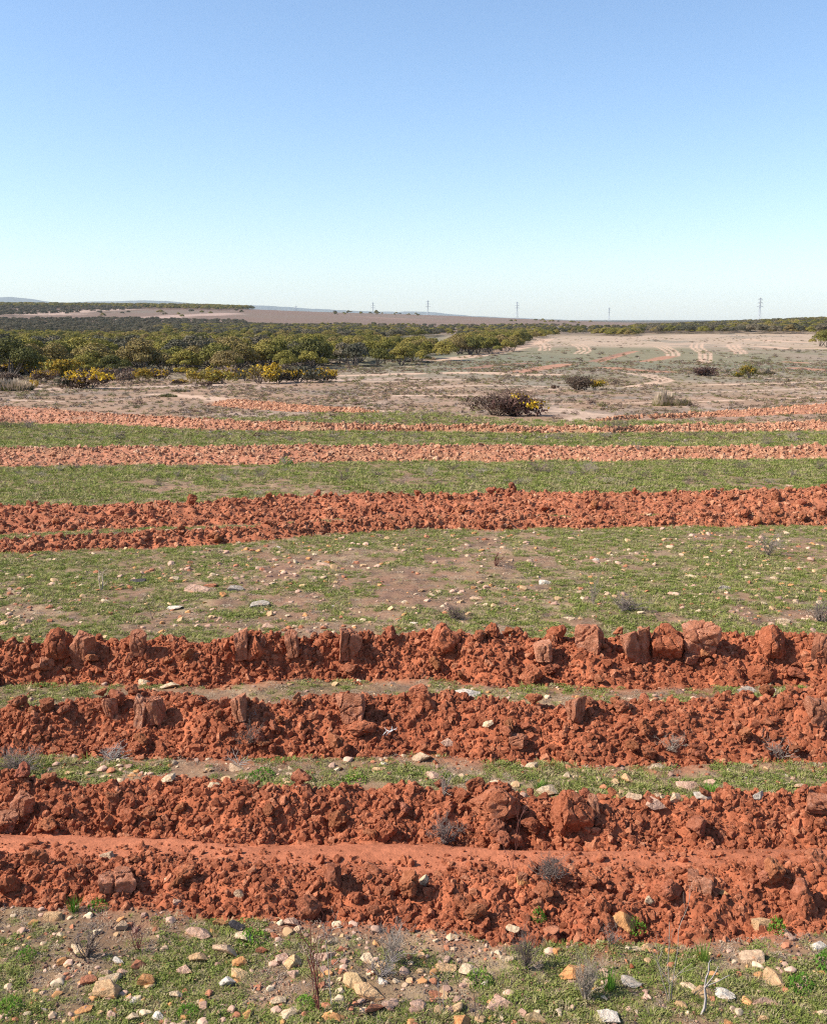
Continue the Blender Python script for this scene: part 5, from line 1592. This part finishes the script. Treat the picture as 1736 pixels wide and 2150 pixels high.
# single low shrubs in the paddock that show as dark dots
LSH = []
for k, mt in enumerate(['leaf_brown', 'leaf_dkbrown', 'leaf_grey', 'spin_green']):
    rg = np.random.default_rng(1600 + k); d = rg.normal(0, 1, (260, 3)); d /= np.linalg.norm(d, axis=1)[:, None]; d[:, 2] = np.abs(d[:, 2])
    V, Q = leaves(rg, d * rg.uniform(.3, 1, (260, 1)) * np.array([.5, .5, .95]), .06, .3)
    LSH.append(mesh_np('low_shrub_shape_%d' % k, V, Q, M[mt]))
for ya, yb, n, lo, hi, lab in [(24, 31, 26, .16, .34, 'low dark shrub in the grass beside the curved pale furrow'), (36, 80, 50, .3, .7, 'low dark shrub scattered over the dry paddock'), (90, 240, 36, .7, 1.6, 'low dark shrub scattered over the grey-green field')]:
    c = 0
    while c < n:
        y = RNG.uniform(ya, yb); x = RNG.uniform(-.41, .41) * y
        u, v, d = project(np.array([x]), np.array([y]), z0(np.array([x]), np.array([y])))
        if relief(np.array([x]), np.array([y]))[1][0] > .3 or (y > 120 and u[0] < 960): continue
        s = lo * (hi / lo) ** (RNG.random() ** 1.5)
        put('low_shrub', LSH[RNG.integers(0, 4)], (x, y, float(ground(x, y)) - .02), s * 1.3, s, s * .6, RNG.uniform(0, 6.3), label=lab, cat='shrub', group=lab.replace('low dark shrub', 'low dark shrubs'))
        c += 1

# ------------------------------------------------------------------ power pylons
def beam(mb, a, b, r):
    mb.add(*tube([a, b], [r, r], 4))
def pylon_meshes():
    mb = MB(); Ht = 46.0
    def hw(z): return 2.9 - 1.9 * min(z / 30.0, 1.0) + .0 * z
    lv = [0, 8, 15, 21, 26, 30, 34, 38, 42, 46]
    cs = [(1, 1), (-1, 1), (-1, -1), (1, -1)]
    for z0_, z1_ in zip(lv[:-1], lv[1:]):
        a0, a1 = hw(z0_), hw(z1_) * (1 if z1_ < 46 else .6)
        for k in range(4):
            p = np.array([cs[k][0] * a0, cs[k][1] * a0, z0_]); q = np.array([cs[k][0] * a1, cs[k][1] * a1, z1_])
            n_ = (k + 1) % 4
            p2 = np.array([cs[n_][0] * a0, cs[n_][1] * a0, z0_]); q2 = np.array([cs[n_][0] * a1, cs[n_][1] * a1, z1_])
            beam(mb, p, q, .17); beam(mb, p, q2, .13); beam(mb, p2, q, .13); beam(mb, q, q2, .13)
    mast = mb.mesh('pylon_mast', M['steel'])
    arms = []
    for z, L in ((30, 7.0), (36.5, 6.0), (43, 5.0)):
        m = MB()
        for s in (-1, 1):
            tip = np.array([s * L, 0, z + .3])
            for yy in (-.8, .8):
                beam(m, np.array([s * .9, yy, z]), tip, .2); beam(m, np.array([s * .9, yy, z + 1.8]), tip, .15)
        mi = MB(); beam(mi, np.array([0, 0, 0.]), np.array([0, 0, -2.4]), .2)
        arms.append((m.mesh('pylon_crossarm', M['steel']), mi.mesh('pylon_insulator', M['steel']), L, z + .3))
    return mast, arms
PM, PA = pylon_meshes()
for u, top, d0, lab in [(1593, 624, 2500, 'lattice power pylon standing behind the forested rise'), (1278, 645, 3300, 'lattice power pylon standing on the flat far plain'),
                        (1085, 633, 2900, 'lattice power pylon at the end of the sparse tree line'), (898, 630, 3000, 'lattice power pylon before the low blue hill top'),
                        (783, 634, 3600, 'lattice power pylon above the tallest tree on the plain'), (622, 641, 5000, 'tiny faint pylon beside the dark hilltop wood')]:
    best = None
    for d in np.linspace(1500, 7000, 500):
        xw = (u - CX) / FP * d * 1.0 / CP
        zg = float(z0(np.array([xw]), np.array([d]))[0])
        uu, vv, dd = project(xw, d, zg + 46)
        e = abs(vv - top) + abs(d - d0) * .0003
        if best is None or e < best[0]: best = (e, xw * (1 if True else 0), d, zg)
    e, xw, d, zg = best
    dep = d * CP - (zg - H) * SP
    xw = (u - CX) / FP * dep
    o = link('power_pylon', None, None, (xw, d, zg - .5)); o.rotation_euler = (0, 0, .35)
    link('lattice_mast', PM, o)
    for a, ins, L_, za in PA:
        ar = link('crossarm', a, o)
        for sg in (-1, 1): link('insulator', ins, ar, (sg * L_, 0, za))
    tag(o, lab, 'pylon', 'power pylons on the plain')

# ------------------------------------------------------------------ haze
def haze():
    x0, x1, y0_, y1, a, b = -19600, 19600, -30, 16500, -75, 420
    V = [(x0, y0_, a), (x1, y0_, a), (x1, y1, a), (x0, y1, a), (x0, y0_, b), (x1, y0_, b), (x1, y1, b), (x0, y1, b)]
    Fq = np.array([(0, 3, 2, 1), (4, 5, 6, 7), (0, 1, 5, 4), (1, 2, 6, 5), (2, 3, 7, 6), (3, 0, 4, 7)])
    m = bpy.data.materials.new('haze'); m.use_nodes = True; nt = m.node_tree; nt.nodes.clear()
    out = nt.nodes.new('ShaderNodeOutputMaterial'); pv = nt.nodes.new('ShaderNodeVolumePrincipled')
    pv.inputs['Color'].default_value = (.90, .97, 1.0, 1); pv.inputs['Density'].default_value = 4.6e-5
    pv.inputs['Anisotropy'].default_value = .0
    nt.links.new(pv.outputs[0], out.inputs['Volume'])
    o = link('haze', mesh_np('haze', V, Fq, m)); tag(o, None, None, None, 'stuff')
haze()
